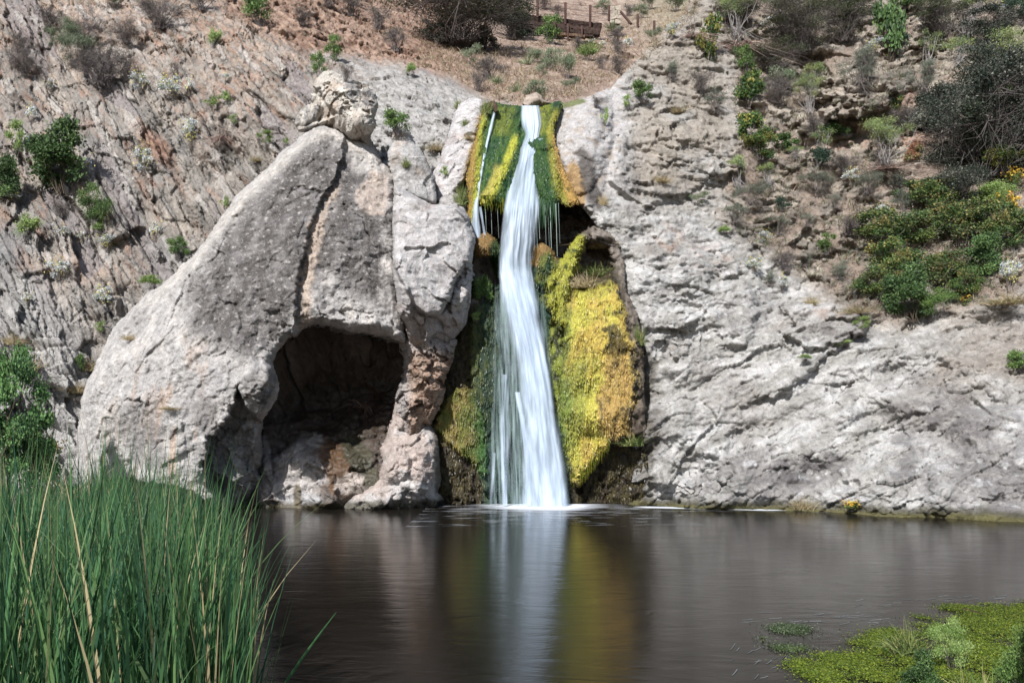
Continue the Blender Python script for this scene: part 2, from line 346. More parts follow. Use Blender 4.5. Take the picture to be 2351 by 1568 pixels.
def hill_col(c):
    u, v = c.U, c.V; a, b = c.a, c.b
    n = fbm(a * 0.35, b * 0.35, 4, 51); p, q = rot(a, b, -60); n2 = fbm(p * 0.35, q * 2.2, 4, 52); n3 = fbm(p * 1.2, q * 5, 3, 53)
    base = mixc(full(c, lin(166,156,144,K)), full(c, lin(200,182,162,K)), ss(-0.3, 0.5, n2 + .3 * n3))
    base = mixc(base, full(c, lin(132,124,112,K)), .75 * ss(.05, .4, fbm(p * .22, q * 1.1, 4, 58) + .2 * n3))
    base = mixc(base, full(c, lin(178,134,104,K)), .7 * ss(.12, .45, fbm(p * .3, q * 1.4, 4, 59) + .2 * n3) * ss(760, 600, v))
    base = mixc(base, full(c, SLATE * 0.95), ss(0.0, 0.55, n) * ss(150, 420, v) * 0.8)
    warmz = ss(260, 40, v) * 0.75 + 0.35 * ell(u, v, 60, 360, 200, 180) + .6 * ell(u, v, 190, 620, 200, 70) + .5 * ell(u, v, 560, 240, 160, 110)
    base = mixc(base, full(c, lin(200,160,128,K)), np.clip(warmz * ss(-0.3, 0.4, n3 + 0.3 * c.h2), 0, 1))
    base = mixc(base, full(c, RUST), 0.45 * ss(0.62, 0.9, c.h1) * ss(0.0, 0.5, n3) * ss(900, 500, v))
    base = mixc(base, full(c, lin(160,148,146,K)), 0.7 * ss(0.22, 0.1, c.h1))
    base = mixc(base, full(c, lin(212,202,190,K)), 0.6 * ss(0.75, 0.95, c.h2))
    base = mixc(base, full(c, lin(160,156,150,K)), 0.75 * c.lo * ss(-0.2, 0.3, n + .3 * n3))
    base = mixc(base, full(c, lin(206,200,192,K)), np.clip(0.9 * ell(u, v, 180, 1000, 260, 220) ** .5 + .5 * ell(u, v, 60, 780, 160, 160) ** .5, 0, 1))
    base = mixc(base, mixc(full(c, lin(198,192,184,K)), full(c, lin(168,162,152,K)), ss(-.1, .4, n3 + .5 * n)), c.rg * 0.9)
    base = mixc(base, full(c, lin(200,120,60,K)), 0.6 * ell(u, v, 360, 340, 30, 60, 45) ** .5)
    rub = mixc(full(c, lin(160,118,90,K)), full(c, lin(204,164,134,K)), ss(-.4, .4, n3 + .4 * n))
    gr = mixc(full(c, lin(176,142,118,K)), full(c, lin(206,176,150,K)), ss(-.25, .35, fbm(a * 1.5, b * 1.5, 4, 54)))
    gr = mixc(gr, full(c, lin(176,168,128,K)), 0.6 * ss(1380, 1560, u) * ss(150, 20, v))
    hb = mixc(rub, gr, ss(960, 1160, u))
    base = mixc(base, hb, c.z)
    return base * (0.88 + 0.24 * c.h3[..., None])
hill = sheet('hillside', hill_poly, hill_ctrl, hill_disp, hill_col, M['strata'], 2.6, 10, 0.3, 0, rough=0, seed=2, shape=hill_shape, grey=.27)
tag(hill, kind='structure', label='steep bedded rock hillside and brown slope behind the waterfall')

# ---------------------------------------------------------------- right cliff
right_poly = [(1285,243),(1345,222),(1400,205),(1425,178),(1470,130),(1510,88),(1550,55),(1578,20),(1600,-130),(2860,-130),(2860,1330),(1430,1330),(1440,1150),
 (1450,1000),(1440,800),(1420,700),(1400,640),(1390,560),(1362,505),(1340,478),(1318,468),(1298,420),(1268,330),(1262,290),(1272,262)]
right_ctrl = [(1440,1200,21.7),(1440,1000,22.0),(1450,860,22.4),(1500,1160,21.05),(1600,1165,20.6),(1800,1170,20),(2000,1185,18.8),(2200,1192,18.1),(2351,1202,17.3),(2440,1210,17),(1510,1000,21.3),(1700,1000,21.2),
 (2000,1000,20.2),(2350,1000,19.2),(1480,800,22),(1700,800,22.4),(2000,800,22.1),(2351,800,21.6),(1450,600,22.8),(1700,550,24.6),(2000,600,25.0),(2351,600,24.2),
 (1380,450,23.5),(1600,400,26),(2000,350,28.5),(2351,350,27.7),(1270,300,25.4),(1300,300,25.0),(1290,250,25.9),(1400,230,26.6),(1550,90,30),(1700,150,30.5),(2000,120,33),(2351,120,32),(1600,-60,34),(2000,-60,37),(2440,-60,36),(2860,-100,37),(2860,600,23),(2860,1250,15)]
crackR = [(1470,965),(1620,950),(1780,915),(1850,862),(1900,815),(1975,765),(2010,750)]
def right_shape(c):
    u, v = c.U, c.V; c.n9 = 2 * fbm(u / 22, v / 22, 3, 119); u = u + 5 * c.n9; v = v + 4 * c.n9
    c_ = c; c = Ctx(); c.U, c.V, c.n9 = u, v, c_.n9
    s = -raise_(c, [(1440,960),(1620,948),(1780,912),(1852,860),(1902,812),(1980,760),(2010,735),(1960,700),(1800,700),(1500,740)], 0.38, 5) * ss(1640, 1830, u)
    s -= raise_(c, [(1790,760),(1870,735),(1960,720),(2000,745),(1960,770),(1890,800),(1850,795)], 0.35, 5)
    s -= raise_(c, [(1790,700),(1850,672),(1990,690),(2030,722),(1900,735),(1800,730)], 0.25, 5)
    s -= raise_(c, [(1570,660),(1700,640),(1740,700),(1720,790),(1660,800),(1640,740)], 0.18, 8)
    s -= raise_(c, [(1480,800),(1560,745),(1600,760),(1590,850),(1540,900),(1470,900)], 0.12, 10)
    s -= raise_(c, [(1640,420),(1560,470),(1480,500),(1450,560),(1560,560),(1640,500),(1760,460)], 0.0, 5)
    s -= raise_(c, [(1480,480),(1640,420),(1700,380),(1690,300),(1500,260),(1420,300),(1400,420)], 0.35, 8)
    # hollows
    for (cu, cv, ru, rv, an, dp) in ((1985,925,75,38,-40,0.7),(2160,880,110,36,-25,0.6),(2260,900,60,30,-50,0.5),(2090,880,60,26,-40,0.45),(1610,1085,60,34,10,1.1),(1500,1135,60,26,0,1.3),(1560,1030,50,24,-20,.5),
            (2180,1010,190,50,-8,0.6),(1870,1085,130,40,5,0.55),(2070,1060,80,45,-50,.5),(1565,775,36,20,0,.7),(1530,800,30,18,0,.6),(2250,1100,140,30,5,.35),(1700,1010,60,20,15,.4),
            (1700,640,60,25,20,.5),(1420,300,30,70,20,.3),(1465,400,28,60,5,.5),(1385,545,40,25,0,.4),(1960,620,260,60,-15,.8),(1860,470,140,50,20,.5)):
        s += .62 * dp * ell(u + 10 * c.n9, v + 8 * c.n9, cu, cv, ru * 1.3, rv * 1.3, an) ** 0.8
    for (cu, cv, ru, rv, an, dp) in ((2000,200,110,90,0,1.6),(1930,170,60,60,0,1.0),(2100,30,120,80,0,1.0),(1760,60,140,50,-30,0.8),(2300,640,120,60,30,.8),(1620,330,120,60,-10,.7),(1345,300,50,130,-8,0.6),(1360,360,40,110,-8,.3),
            (1700,1110,160,60,5,.7),(2300,1040,120,90,0,.5),(2080,1120,200,50,0,.6),(1540,620,90,70,20,.5)):
        s -= dp * ell(u, v, cu, cv, ru * 1.2, rv * 1.2, an) ** 0.7
    # butte in the upper slope with a shaded left face
    s -= raise_(c, [(1880,180),(1960,165),(2040,170),(2070,220),(2040,245),(1990,262),(1900,275),(1870,240)], 0.9, 7)
    s -= raise_(c, [(1850,262),(1930,240),(1940,262),(1925,295),(1870,320),(1830,300)], 0.5, 6)
    s -= raise_(c, [(1830,60),(1990,20),(2080,60),(2060,120),(1960,130),(1850,120)], 0.8, 10)
    return s
vegz = [(1600,-100),(1640,60),(1680,220),(1690,330),(1660,420),(1640,500),(1700,560),(1780,600),(1850,660),(1960,740),(2030,745),(2130,745),(2260,700),(2460,600),(2560,-100)]
def right_zone(c):
    w = 45 * fbm(c.U / 90, c.V / 90, 4, 177)
    return ss(-30, 40, sdpoly(vegz, c.U + w, c.V + w))
def right_disp(c):
    a, b = c.a, c.b; z = right_zone(c)
    up = ss(620, 480, c.V)
    A = np.where(c.V > 560, 30, 30)
    d1, h1, _ = crag(a, b, 121, 1.1, 0.26, 32, 2.6, 0.3, -0.2, 0.04)
    d2, h2, _ = crag(a, b, 122, 0.42, 0.15, 26, 2.6, 0.35, -0.35, 0.08)
    d3, h3, _ = crag(a, b, 123, 0.15, 0.085, 34, 2.6, 0.4, -0.4, .1)
    sm = fbm(a * 0.8, b * 0.8, 5, 124, 0.55)
    mk = ss(-.25, .3, fbm(a * .45, b * .45, 3, 139)); mk2 = ss(-.1, .35, fbm(a * .7 + 5, b * .7, 3, 140))
    d9, _, _ = crag(a, b, 141, .075, .035, 34, 2.2, .4, -.3)
    s1 = 0.7 * d1 + (.1 + .6 * mk) * d2 + (.3 + .9 * mk2) * d3 + d9 + 0.5 * sm + .05 * fbm(a * 4, b * 4, 4, 142, .6)
    k1, g1, _ = crag(a, b, 125, 0.7, 0.42, 38, 1.8, 0.3, -0.4, 0.1)
    k2, g2, _ = crag(a, b, 126, 0.26, 0.22, 35, 1.6, 0.3, -0.3, 0.1)
    k3, g3, _ = crag(a, b, 127, 0.12, 0.08, 10, 1.3, 0.6)
    s2 = k1 + k2 + k3 + 0.6 * fbm(a * 0.6, b * 0.6, 4, 128)
    soil = ss(0.0, 0.35, fbm(c.U / 70, c.V / 50, 4, 131) + 0.15 * ss(250, 400, c.V)) * z
    c.soil = soil
    s2 = s2 * (1 - 0.75 * soil)
    pits = ss(.35, .8, fbm(a * 1.3, b * 1.3, 3, 133)) * ss(950, 1050, c.V)
    kn, _, _ = crag(a, b, 134, 0.2, 0.3, 0, 1.1, 0.8)
    mid = ss(560, 350, c.V) * (1 - z) * 0.42
    s = s1 * (1 - np.maximum(z, mid)) + s2 * np.maximum(z, mid) + pits * kn * 0.7
    c.h1, c.h2, c.h3, c.z = h1, h2, h3, z; c.g1, c.g2 = g1, g2
    trav = ss(60, 0, c.U - 1400 - 40 * fbm(c.U / 60, c.V / 60, 2, 9)) * ss(480, 420, c.V)
    c.trav = trav
    return s * (1 - 0.72 * trav)
def right_col(c):
    u, v, a, b = c.U, c.V, c.a, c.b
    n = fbm(a * 0.4, b * 0.4, 4, 151); p, q = rot(a, b, 30); n2 = fbm(p * 0.5, q * 2.0, 4, 152); n3 = fbm(a * 2.5, b * 2.5, 4, 153)
    base = mixc(full(c, lin(188,182,172,K)), full(c, lin(222,217,210,K)), ss(-.25, .3, n2 + .3 * n3))
    base = mixc(base, full(c, lin(172,160,148,K)), .7 * ss(.0, .45, n + .3 * n3))
    base = mixc(base, full(c, lin(150,144,138,K)), .6 * ss(.2, .45, fbm(p * .8, q * 4, 4, 158)))
    base = mixc(base, full(c, lin(160,154,150,K)), .65 * ss(950, 1080, v) * ss(-.2, .35, n + .5 * n3))
    base = mixc(base, full(c, lin(150,144,142,K)), .6 * ss(2050, 2300, u) * ss(880, 960, v) * ss(-.3, .2, n3))
    base = mixc(base, full(c, lin(172,158,142,K)), .7 * np.clip(ss(1850, 2150, u) * ss(1000, 860, v), 0, 1) * ss(-.4, .3, n))
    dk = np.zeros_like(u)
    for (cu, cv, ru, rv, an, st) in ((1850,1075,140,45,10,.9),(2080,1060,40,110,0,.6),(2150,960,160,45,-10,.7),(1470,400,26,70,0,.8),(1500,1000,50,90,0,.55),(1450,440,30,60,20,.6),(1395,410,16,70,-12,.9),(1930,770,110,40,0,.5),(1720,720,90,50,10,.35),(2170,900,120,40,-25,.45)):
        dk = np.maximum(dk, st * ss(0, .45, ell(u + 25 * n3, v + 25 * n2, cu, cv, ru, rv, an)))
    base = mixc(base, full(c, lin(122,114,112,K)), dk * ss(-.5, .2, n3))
    lich = ss(.22, .4, fbm(a * 3, b * 3, 4, 155))
    base = mixc(base, full(c, lin(226,222,218,K)), .8 * lich * ss(1000, 1100, v))
    sp = ss(.3, .45, fbm(a * 5, b * 5, 3, 156)); base = mixc(base, full(c, lin(232,230,226,K)), .7 * sp * ss(1800, 1700, u) * ss(1250, 600, v) * ss(560, 640, v))
    base = mixc(base, full(c, lin(190,130,84,K)), .5 * np.clip(ell(u, v, 1640, 590, 90, 45) + ell(u, v, 1540, 560, 60, 60) + ell(u, v, 1900, 720, 60, 20), 0, 1) * ss(-.2, .4, n3))
    upper = mixc(full(c, lin(176,160,140,K)), full(c, lin(205,188,165,K)), ss(-.3, .4, n3 + .4 * (c.g2 - .5)))
    upper = mixc(upper, full(c, lin(128,120,108,K)), .65 * ss(.55, .8, c.g1))
    upper = mixc(upper, full(c, lin(170,146,126,K)), c.soil * .9)
    upper = mixc(upper, full(c, lin(202,160,132,K)), .8 * c.soil * np.clip(ell(u, v, 2090, 270, 160, 110, 40) * 2 + ell(u, v, 2300, 140, 90, 50) * 2 + ell(u, v, 1960, 310, 120, 30, 20) * 2, 0, 1))
    base = mixc(base, upper, c.z)
    mid = ss(520, 400, v + 60 * n) * (1 - c.z) * ss(1410, 1500, u)
    base = mixc(base, full(c, lin(190,174,154,K)), mid * .9 * ss(-.5, .1, n)); base = mixc(base, full(c, lin(158,146,128,K)), mid * .7 * ss(.0, .35, n2 + .4 * n3))
    tr = mixc(full(c, lin(216,208,202,K)), full(c, lin(200,180,160,K)), ss(0, .5, n3))
    base = mixc(base, tr, c.trav * .95)
    base = mixc(base, full(c, lin(196,150,70,K)), .9 * ss(0, .35, ell(u + 12 * n3, v, 1322, 430, 26, 75, 10)))
    base = mixc(base, full(c, lin(92,82,74,K)), .85 * ss(0, .4, ell(u + 25 * n3, v + 30 * n3, 1352, 410, 26, 90, 14)))
    wl = ss(24, 0, np.abs(c.Z - 0.0) / 0.012) ; base = mixc(base, full(c, lin(84,78,44,K)), .85 * ss(0.30, 0.10, c.Z + .12 * n3))
    base = mixc(base, full(c, lin(112,102,84,K)), .7 * ss(0, .5, ell(u + 40 * n3, v + 40 * n, 1475, 960, 50, 240)))
    base = mixc(base, full(c, lin(120,128,40,K)), .9 * ss(0, .3, ell(u + 8 * n3, v, 1305, 240, 50, 12, 12)))
    base = mixc(base, full(c, lin(120,112,50,K)), .8 * ss(0.12, 0.03, c.Z + .05 * n3))
    return base * (0.86 + .16 * c.h3[..., None])
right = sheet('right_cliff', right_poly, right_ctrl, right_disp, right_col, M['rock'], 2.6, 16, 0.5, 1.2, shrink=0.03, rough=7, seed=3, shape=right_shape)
tag(right, kind='structure', label='pale grey cliff sloping up to a scrubby bank on the right of the fall')

# ---------------------------------------------------------------- cave behind the boulder
def cave_col(c):
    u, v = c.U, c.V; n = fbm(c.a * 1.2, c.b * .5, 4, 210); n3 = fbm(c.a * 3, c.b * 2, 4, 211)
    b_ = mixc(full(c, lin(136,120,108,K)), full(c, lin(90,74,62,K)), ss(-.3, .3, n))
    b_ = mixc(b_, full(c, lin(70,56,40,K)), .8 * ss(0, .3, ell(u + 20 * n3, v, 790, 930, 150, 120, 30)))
    b_ = mixc(b_, full(c, lin(214,202,192,K)), .95 * ss(0, .3, ell(u + 30 * n3, v + 10 * n, 690, 1090, 65, 110, -25)))
    b_ = mixc(b_, full(c, lin(146,132,118,K)), .6 * ss(0, .3, ell(u + 20 * n, v, 715, 1060, 18, 50, 10)))
    b_ = mixc(b_, full(c, lin(124,88,50,K)), .9 * ss(0, .35, ell(u + 26 * n3, v, 775, 1080, 46, 90, 25)))
    b_ = mixc(b_, full(c, lin(86,82,56,K)), .85 * ss(0, .35, ell(u + 20 * n3, v, 830, 1060, 34, 90, 30)))
    b_ = mixc(b_, full(c, lin(210,192,176,K)), .9 * ss(.1, .35, ell(u + 30 * n3, v + 20 * n, 800, 1110, 40, 30, 20)))
    b_ = mixc(b_, full(c, lin(208,204,202,K)), .8 * ss(0.1, .4, ell(u + 16 * n3, v, 690, 1145, 60, 22)))
    b_ = mixc(b_, full(c, lin(180,168,158,K)), .8 * ss(0, .2, ell(u, v, 606, 1090, 26, 90)))
    b_ = mixc(b_, full(c, lin(84,74,36,K)), .8 * ss(0.22, 0.05, c.Z + .05 * n3))
    b_ = mixc(b_, full(c, lin(110,92,44,K)), .8 * ss(0, .3, ell(u, v, 683, 1140, 12, 34)))
    return b_
def cave_disp(c):
    return (0.35 * fbm(c.a * .9, c.b * .9, 5, 201) + crag(c.a, c.b, 202, .5, .22, 70, 1.6, .8)[0] + crag(c.a, c.b, 203, .2, .08, 60, 1.4, .8)[0]
      + .5 * (ell(c.U, c.V, 610, 1060, 32, 130) ** .6 + ell(c.U, c.V, 760, 1150, 60, 40) ** .7 + .8 * ell(c.U, c.V, 600, 990, 30, 60) ** .5 + .7 * ell(c.U, c.V, 880, 960, 50, 90, 60) ** .6) - .4 * ell(c.U, c.V, 840, 930, 30, 50))
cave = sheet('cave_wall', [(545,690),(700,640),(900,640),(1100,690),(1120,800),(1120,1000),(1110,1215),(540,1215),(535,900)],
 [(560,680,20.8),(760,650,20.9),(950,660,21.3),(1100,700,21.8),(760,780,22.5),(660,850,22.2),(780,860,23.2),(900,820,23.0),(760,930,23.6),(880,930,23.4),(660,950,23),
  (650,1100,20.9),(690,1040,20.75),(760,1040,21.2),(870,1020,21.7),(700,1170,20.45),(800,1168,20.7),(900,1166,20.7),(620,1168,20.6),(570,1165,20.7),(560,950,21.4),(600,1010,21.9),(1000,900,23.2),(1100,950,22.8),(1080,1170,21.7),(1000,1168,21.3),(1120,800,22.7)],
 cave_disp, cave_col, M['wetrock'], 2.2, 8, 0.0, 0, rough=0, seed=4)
tag(cave, kind='structure', label='dark wet cave wall behind the boulder')

# ---------------------------------------------------------------- big boulder
boulder_poly = [(742,282),(795,302),(862,345),(875,372),(908,402),(912,520),(916,640),(926,720),(930,786),(905,777),(880,770),(850,766),(800,760),(762,750),(722,745),(692,758),(680,772),(662,775),
 (640,802),(625,830),(632,862),(640,890),(634,918),(618,945),(606,960),(598,1000),(606,1040),(592,1075),(604,1115),(590,1130),(560,1150),(540,1175),(500,1220),(170,1225),(172,1100),(172,1050),(178,990),(186,920),(202,868),(228,820),(250,770),
 (290,720),(330,676),(390,640),(440,590),(465,560),(492,520),(520,480),(560,430),(600,400),(650,345),(700,306)]
boulder_ctrl = [(180,1150,20.8),(300,1180,19.5),(450,1190,19.2),(580,1170,19.9),(250,900,20.6),(400,900,19.5),(550,900,19.2),(620,850,19.4),(400,750,20.2),(550,700,19.8),(700,700,19.8),
 (850,740,19.8),(500,560,21.2),(700,500,20.6),(850,600,20.2),(900,700,20.2),(600,430,22),(740,300,22.2),(850,400,21.7),(900,430,21.7),(250,760,21.6)]
slabL = [(780,372),(776,405),(765,428),(742,445),(730,480),(712,520),(700,575),(690,620),(680,680),(676,770),(650,800),(600,900),(560,1300),(-100,1300),(-100,300),(700,180),(790,290),(790,340)]
def boulder_shape(c):
    u, v = c.U, c.V
    wu = 8 * fbm(u / 18, v / 18, 3, 311); q = sdpoly(slabL, u + wu, v + wu)
    s = -0.28 * ss(-4, 3, q)
    # fissure: everything to its right below the lobe sits further back
    s += 0.85 * ss(-5, 5, sdpoly([(553,882),(556,915),(570,948),(600,968),(660,1000),(660,1240),(470,1240),(480,1180),(500,1150),(466,1085),(462,1065),(482,1040),(478,1005),(500,985),(530,948),(543,910)], u + 1.5 * wu, v + wu))
    s -= 0.5 * ell(u, v, 600, 890, 50, 66) ** .6
    s -= .35 * ell(u, v, 596, 1040, 22, 70) ** .5 + .4 * ell(u, v, 545, 1100, 40, 50) ** .6
    s += .5 * ell(u, v, 505, 1115, 30, 26) ** .6
    # low overhang near the bank
    s += 1.2 * ss(-6, 6, sdpoly([(240,1106),(300,1100),(360,1112),(400,1118),(440,1135),(480,1160),(480,1240),(220,1240),(230,1160)], u + wu, v + wu))
    s -= .3 * ell(u, v, 330, 850, 200, 190) ** .8
    s += .25 * ell(u, v, 265, 1080, 30, 50, 30) ** .6
    s -= raise_(c, [(680,560),(700,500),(720,470),(760,440),(720,560),(700,650)], -.06, 3)
    d, _ = sdline([(700,690),(760,730),(800,735),(860,745)], u + wu, v + wu); s -= 0.1 * ss(14, 0, d)
    for pts in ([(655,450),(690,432),(722,436),(740,450)], [(560,300),(700,420)], [(790,470),(830,500),(850,560)], [(470,560),(520,590)], [(505,690),(540,700)]):
        d, _ = sdline(pts, u + wu * 2, v + wu * 2); s += 0.10 * ss(5, 0, d) if pts[0] != (560,300) else 0
    return s
def boulder_disp(c):
    a, b = c.a, c.b
    lf = 0.40 * fbm(a * .55, b * .55, 4, 301) + .12 * fbm(a * 1.6, b * .7, 4, 308)
    f, h, _ = crag(a, b, 302, .8, .07, 70, 1.7, .4); f2, _, _ = crag(a, b, 303, .32, .045, 70, 1.8, .6)
    n = fbm(a * 6, b * 6, 4, 304, .6)
    rr = ss(.15, .5, fbm(a * .9, b * .9, 3, 305)); k, _, _ = crag(a, b, 306, .16, .14, 30, 1.2, .8)
    edge = ss(60, 15, sdline([(630,860),(640,805),(690,760),(760,752),(850,768),(920,780)], c.U, c.V)[0])
    kk, _, _ = crag(a, b, 307, .32, .30, 10, 1.5, .7, 0, .1)
    lowr = ss(-20, 30, sdpoly([(553,880),(640,900),(640,1240),(450,1240),(460,1060)], c.U, c.V))
    return lf + f + f2 + .08 * n + k * rr * .6 + .8 * edge * kk + lowr * (kk * .8 + k * .6)
def boulder_col(c):
    u, v, a, b = c.U, c.V, c.a, c.b
    n = fbm(a * .8, b * .35, 4, 321); n2 = fbm(a * 2.6, b * 1.6, 5, 322); n3 = fbm(a * 7, b * 7, 4, 323, .6); ns = fbm(a * 3, b * .5, 4, 324)
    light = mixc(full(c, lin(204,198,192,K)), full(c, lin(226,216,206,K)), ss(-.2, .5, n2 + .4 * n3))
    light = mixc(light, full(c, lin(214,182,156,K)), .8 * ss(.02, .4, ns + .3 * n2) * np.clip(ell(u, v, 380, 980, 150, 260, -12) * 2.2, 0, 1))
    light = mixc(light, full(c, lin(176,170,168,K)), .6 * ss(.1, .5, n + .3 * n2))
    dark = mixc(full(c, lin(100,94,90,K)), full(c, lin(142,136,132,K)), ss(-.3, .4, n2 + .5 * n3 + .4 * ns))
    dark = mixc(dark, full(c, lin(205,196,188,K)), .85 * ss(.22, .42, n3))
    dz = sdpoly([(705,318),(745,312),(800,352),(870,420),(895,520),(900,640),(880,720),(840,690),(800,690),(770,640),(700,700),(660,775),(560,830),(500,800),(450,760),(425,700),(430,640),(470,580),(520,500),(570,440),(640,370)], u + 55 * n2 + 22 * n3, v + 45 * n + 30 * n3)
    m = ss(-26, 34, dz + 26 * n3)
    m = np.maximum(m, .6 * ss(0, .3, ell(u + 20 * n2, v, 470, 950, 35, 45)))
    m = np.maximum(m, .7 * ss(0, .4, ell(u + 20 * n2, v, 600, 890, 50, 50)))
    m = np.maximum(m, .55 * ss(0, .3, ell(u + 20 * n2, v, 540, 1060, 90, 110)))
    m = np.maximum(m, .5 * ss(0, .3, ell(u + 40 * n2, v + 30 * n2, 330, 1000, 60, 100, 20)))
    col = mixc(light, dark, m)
    band = sdpoly([(785,425),(748,446),(735,485),(716,525),(704,580),(692,640),(684,760),(712,740),(716,650),(728,580),(742,540),(752,490),(770,450)], u + 14 * n2, v + 14 * n2)
    col = mixc(col, full(c, lin(214,190,168,K)), .9 * ss(-9, 9, band + 12 * n3))
    up = sdpoly([(700,318),(745,284),(800,304),(862,346),(905,402),(908,420),(880,400),(845,370),(790,335),(745,312),(715,322),(600,430),(500,540),(440,620),(340,700),(300,715),(440,585),(520,475),(600,395)], u + 12 * n2, v + 12 * n2)
    col = mixc(col, full(c, lin(222,212,200,K)), .85 * ss(-14, 14, up + 18 * n3))
    col = mixc(col, full(c, lin(222,200,182,K)), .8 * ss(0, .25, ell(u + 25 * n2, v + 20 * n2, 862, 440, 40, 60, -20)))
    col = mixc(col, full(c, lin(70,74,60,K)), .8 * ss(.35, .0, c.Z + .1 * n3))
    return col * (1 + .10 * n3[..., None])
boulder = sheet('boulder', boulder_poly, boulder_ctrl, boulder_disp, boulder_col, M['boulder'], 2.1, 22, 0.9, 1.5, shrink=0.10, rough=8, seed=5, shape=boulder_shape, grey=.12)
tag(boulder, 'huge limestone boulder with dark lichened top and open cave mouth beside the pool', 'boulder')

# ---------------------------------------------------------------- pale block right of the boulder seam
def block_shape(c):
    u, v = c.U, c.V; w = 10 * fbm(u / 18, v / 18, 3, 411)
    s = -raise_(c, [(900,400),(1100,470),(1110,560),(1092,602),(1075,604),(1058,625),(1040,655),(1030,690),(1012,718),(980,716),(950,700),(925,650),(900,600)], .45, 4)
    s = s * 1.0
    s -= raise_(c, [(915,655),(935,660),(948,700),(940,735),(918,730)], .35, 4)
    d, _ = sdline([(1092,600),(1075,605),(1060,625),(1040,660),(1032,690),(1010,715)], u + w, v + w); s += .22 * ss(8, 0, d)
    s += .35 * ss(680, 790, v)
    return s
block = sheet('limestone_block', [(905,422),(928,436),(955,452),(990,470),(1015,470),(1050,472),(1068,484),(1078,500),(1080,515),(1092,545),(1086,600),(1084,640),(1078,700),(1072,745),(1052,768),(1028,792),(1005,800),(990,812),(965,800),(938,786),(930,750),(912,715),(904,640),(900,540)],
 [(920,440,21.6),(1050,480,21.6),(1085,540,21.5),(950,600,20.2),(1050,600,20.7),(940,760,19.9),(1050,740,20.6),(1000,790,20.4)],
 lambda c: .3 * fbm(c.a * .8, c.b * .8, 4, 401) + crag(c.a, c.b, 402, .6, .12, 60, 1.5, .7)[0] + .05 * fbm(c.a * 6, c.b * 6, 3, 403) + crag(c.a, c.b, 404, .3, .36, 20, 1.5, .7, 0, .1)[0] * ss(-10, 30, sdpoly([(1100,560),(1060,620),(1030,690),(1000,712),(900,700),(900,830),(1100,830)], c.U, c.V)),
 lambda c: mixc(mixc(full(c, lin(216,209,204,K)), full(c, lin(190,182,178,K)), ss(-.1, .4, fbm(c.a * 2, c.b * 1.2, 4, 405))), full(c, lin(196,172,158,K)), .7 * ss(680, 760, c.V) + .4 * ss(.1, .5, fbm(c.a * 1.2, c.b, 3, 406))),
 M['boulder'], 1.9, 18, 0.6, 1.6, shrink=0.12, rough=5, seed=6, shape=block_shape)
tag(block, 'pale grey limestone block with a broken underside between the dark boulder and the falls', 'rock')

# ---------------------------------------------------------------- pillar and its foot
pillar = sheet('rock_pillar', [(915,770),(960,760),(1050,780),(1036,830),(1024,860),(1022,900),(1010,930),(1000,958),(992,975),(975,972),(964,1000),(944,1014),(926,1000),(916,965),(908,930),(908,905),(925,870),(926,820)],
 [(920,780,20.6),(1040,790,20.8),(980,850,20.45),(970,930,20.5),(945,1000,20.7),(920,900,20.7)],
 lambda c: .25 * fbm(c.a * 1.6, c.b * 1.6, 4, 501) + crag(c.a, c.b, 502, .34, .30, 60, 1.3, .8)[0] + crag(c.a, c.b, 503, .13, .14, 30, 1.2, .8)[0],
 lambda c: mixc(mixc(full(c, lin(200,168,142,K)), full(c, lin(172,136,110,K)), ss(-.3, .3, fbm(c.a * 2.5, c.b * 2.5, 4, 504))), full(c, lin(196,184,176,K)), np.clip(ss(950, 925, c.U) + ss(830, 790, c.V) * .8, 0, 1)),
 M['tufa'], 1.7, 40, 0.7, 1.0, shrink=.3, rough=7, seed=7, dispedge=.6)
tag(pillar, 'rough peach-brown rock pillar hanging under the pale block at the cave', 'rock pillar')
foot = sheet('rounded_rock', [(888,1000),(900,955),(914,890),(930,880),(938,930),(955,975),(985,968),(1003,1000),(1010,1050),(1014,1100),(1004,1130),(1020,1150),(1030,1215),(730,1215),(770,1165),(800,1140),(838,1118),(868,1098),(880,1060),(872,1030)],
 [(920,900,21.2),(900,1010,20.9),(990,1010,20.9),(940,1070,20.5),(860,1130,20.5),(770,1180,20.5),(1000,1170,20.7),(900,1180,20.5)],
 lambda c: .3 * fbm(c.a * 1.8, c.b * 1.8, 4, 511) + .10 * fbm(c.a * 5, c.b * 5, 3, 512) + crag(c.a, c.b, 516, .4, .16, 60, 1.3, .8)[0],
 lambda c: mixc(mixc(full(c, lin(210,188,174,K)), full(c, lin(222,212,204,K)), ss(-.2, .3, fbm(c.a * 1.6, c.b * 1.6, 4, 513) + .4 * ss(1060, 1140, c.V) - .2)), full(c, lin(80,74,44,K)), .85 * ss(.26, .08, c.Z + .12 * fbm(c.a * 4, c.b * 4, 3, 514)) + .8 * ss(990, 1010, c.U + 20 * fbm(c.a * 4, c.b * 4, 3, 515))),
 M['boulder'], 1.9, 26, 0.6, 1.2, shrink=.15, rough=5, seed=8,
 shape=lambda c: -.5 * ell(c.U, c.V, 905, 1065, 40, 40) ** .5 - .45 * ell(c.U, c.V, 965, 1060, 46, 80, -15) ** .5 - .45 * ell(c.U, c.V, 930, 1125, 60, 50) ** .5 - .4 * ell(c.U, c.V, 850, 1160, 80, 36, 20) ** .6)
tag(foot, 'smooth pinkish lobed rock at the waterline under the hanging pillar', 'rock')

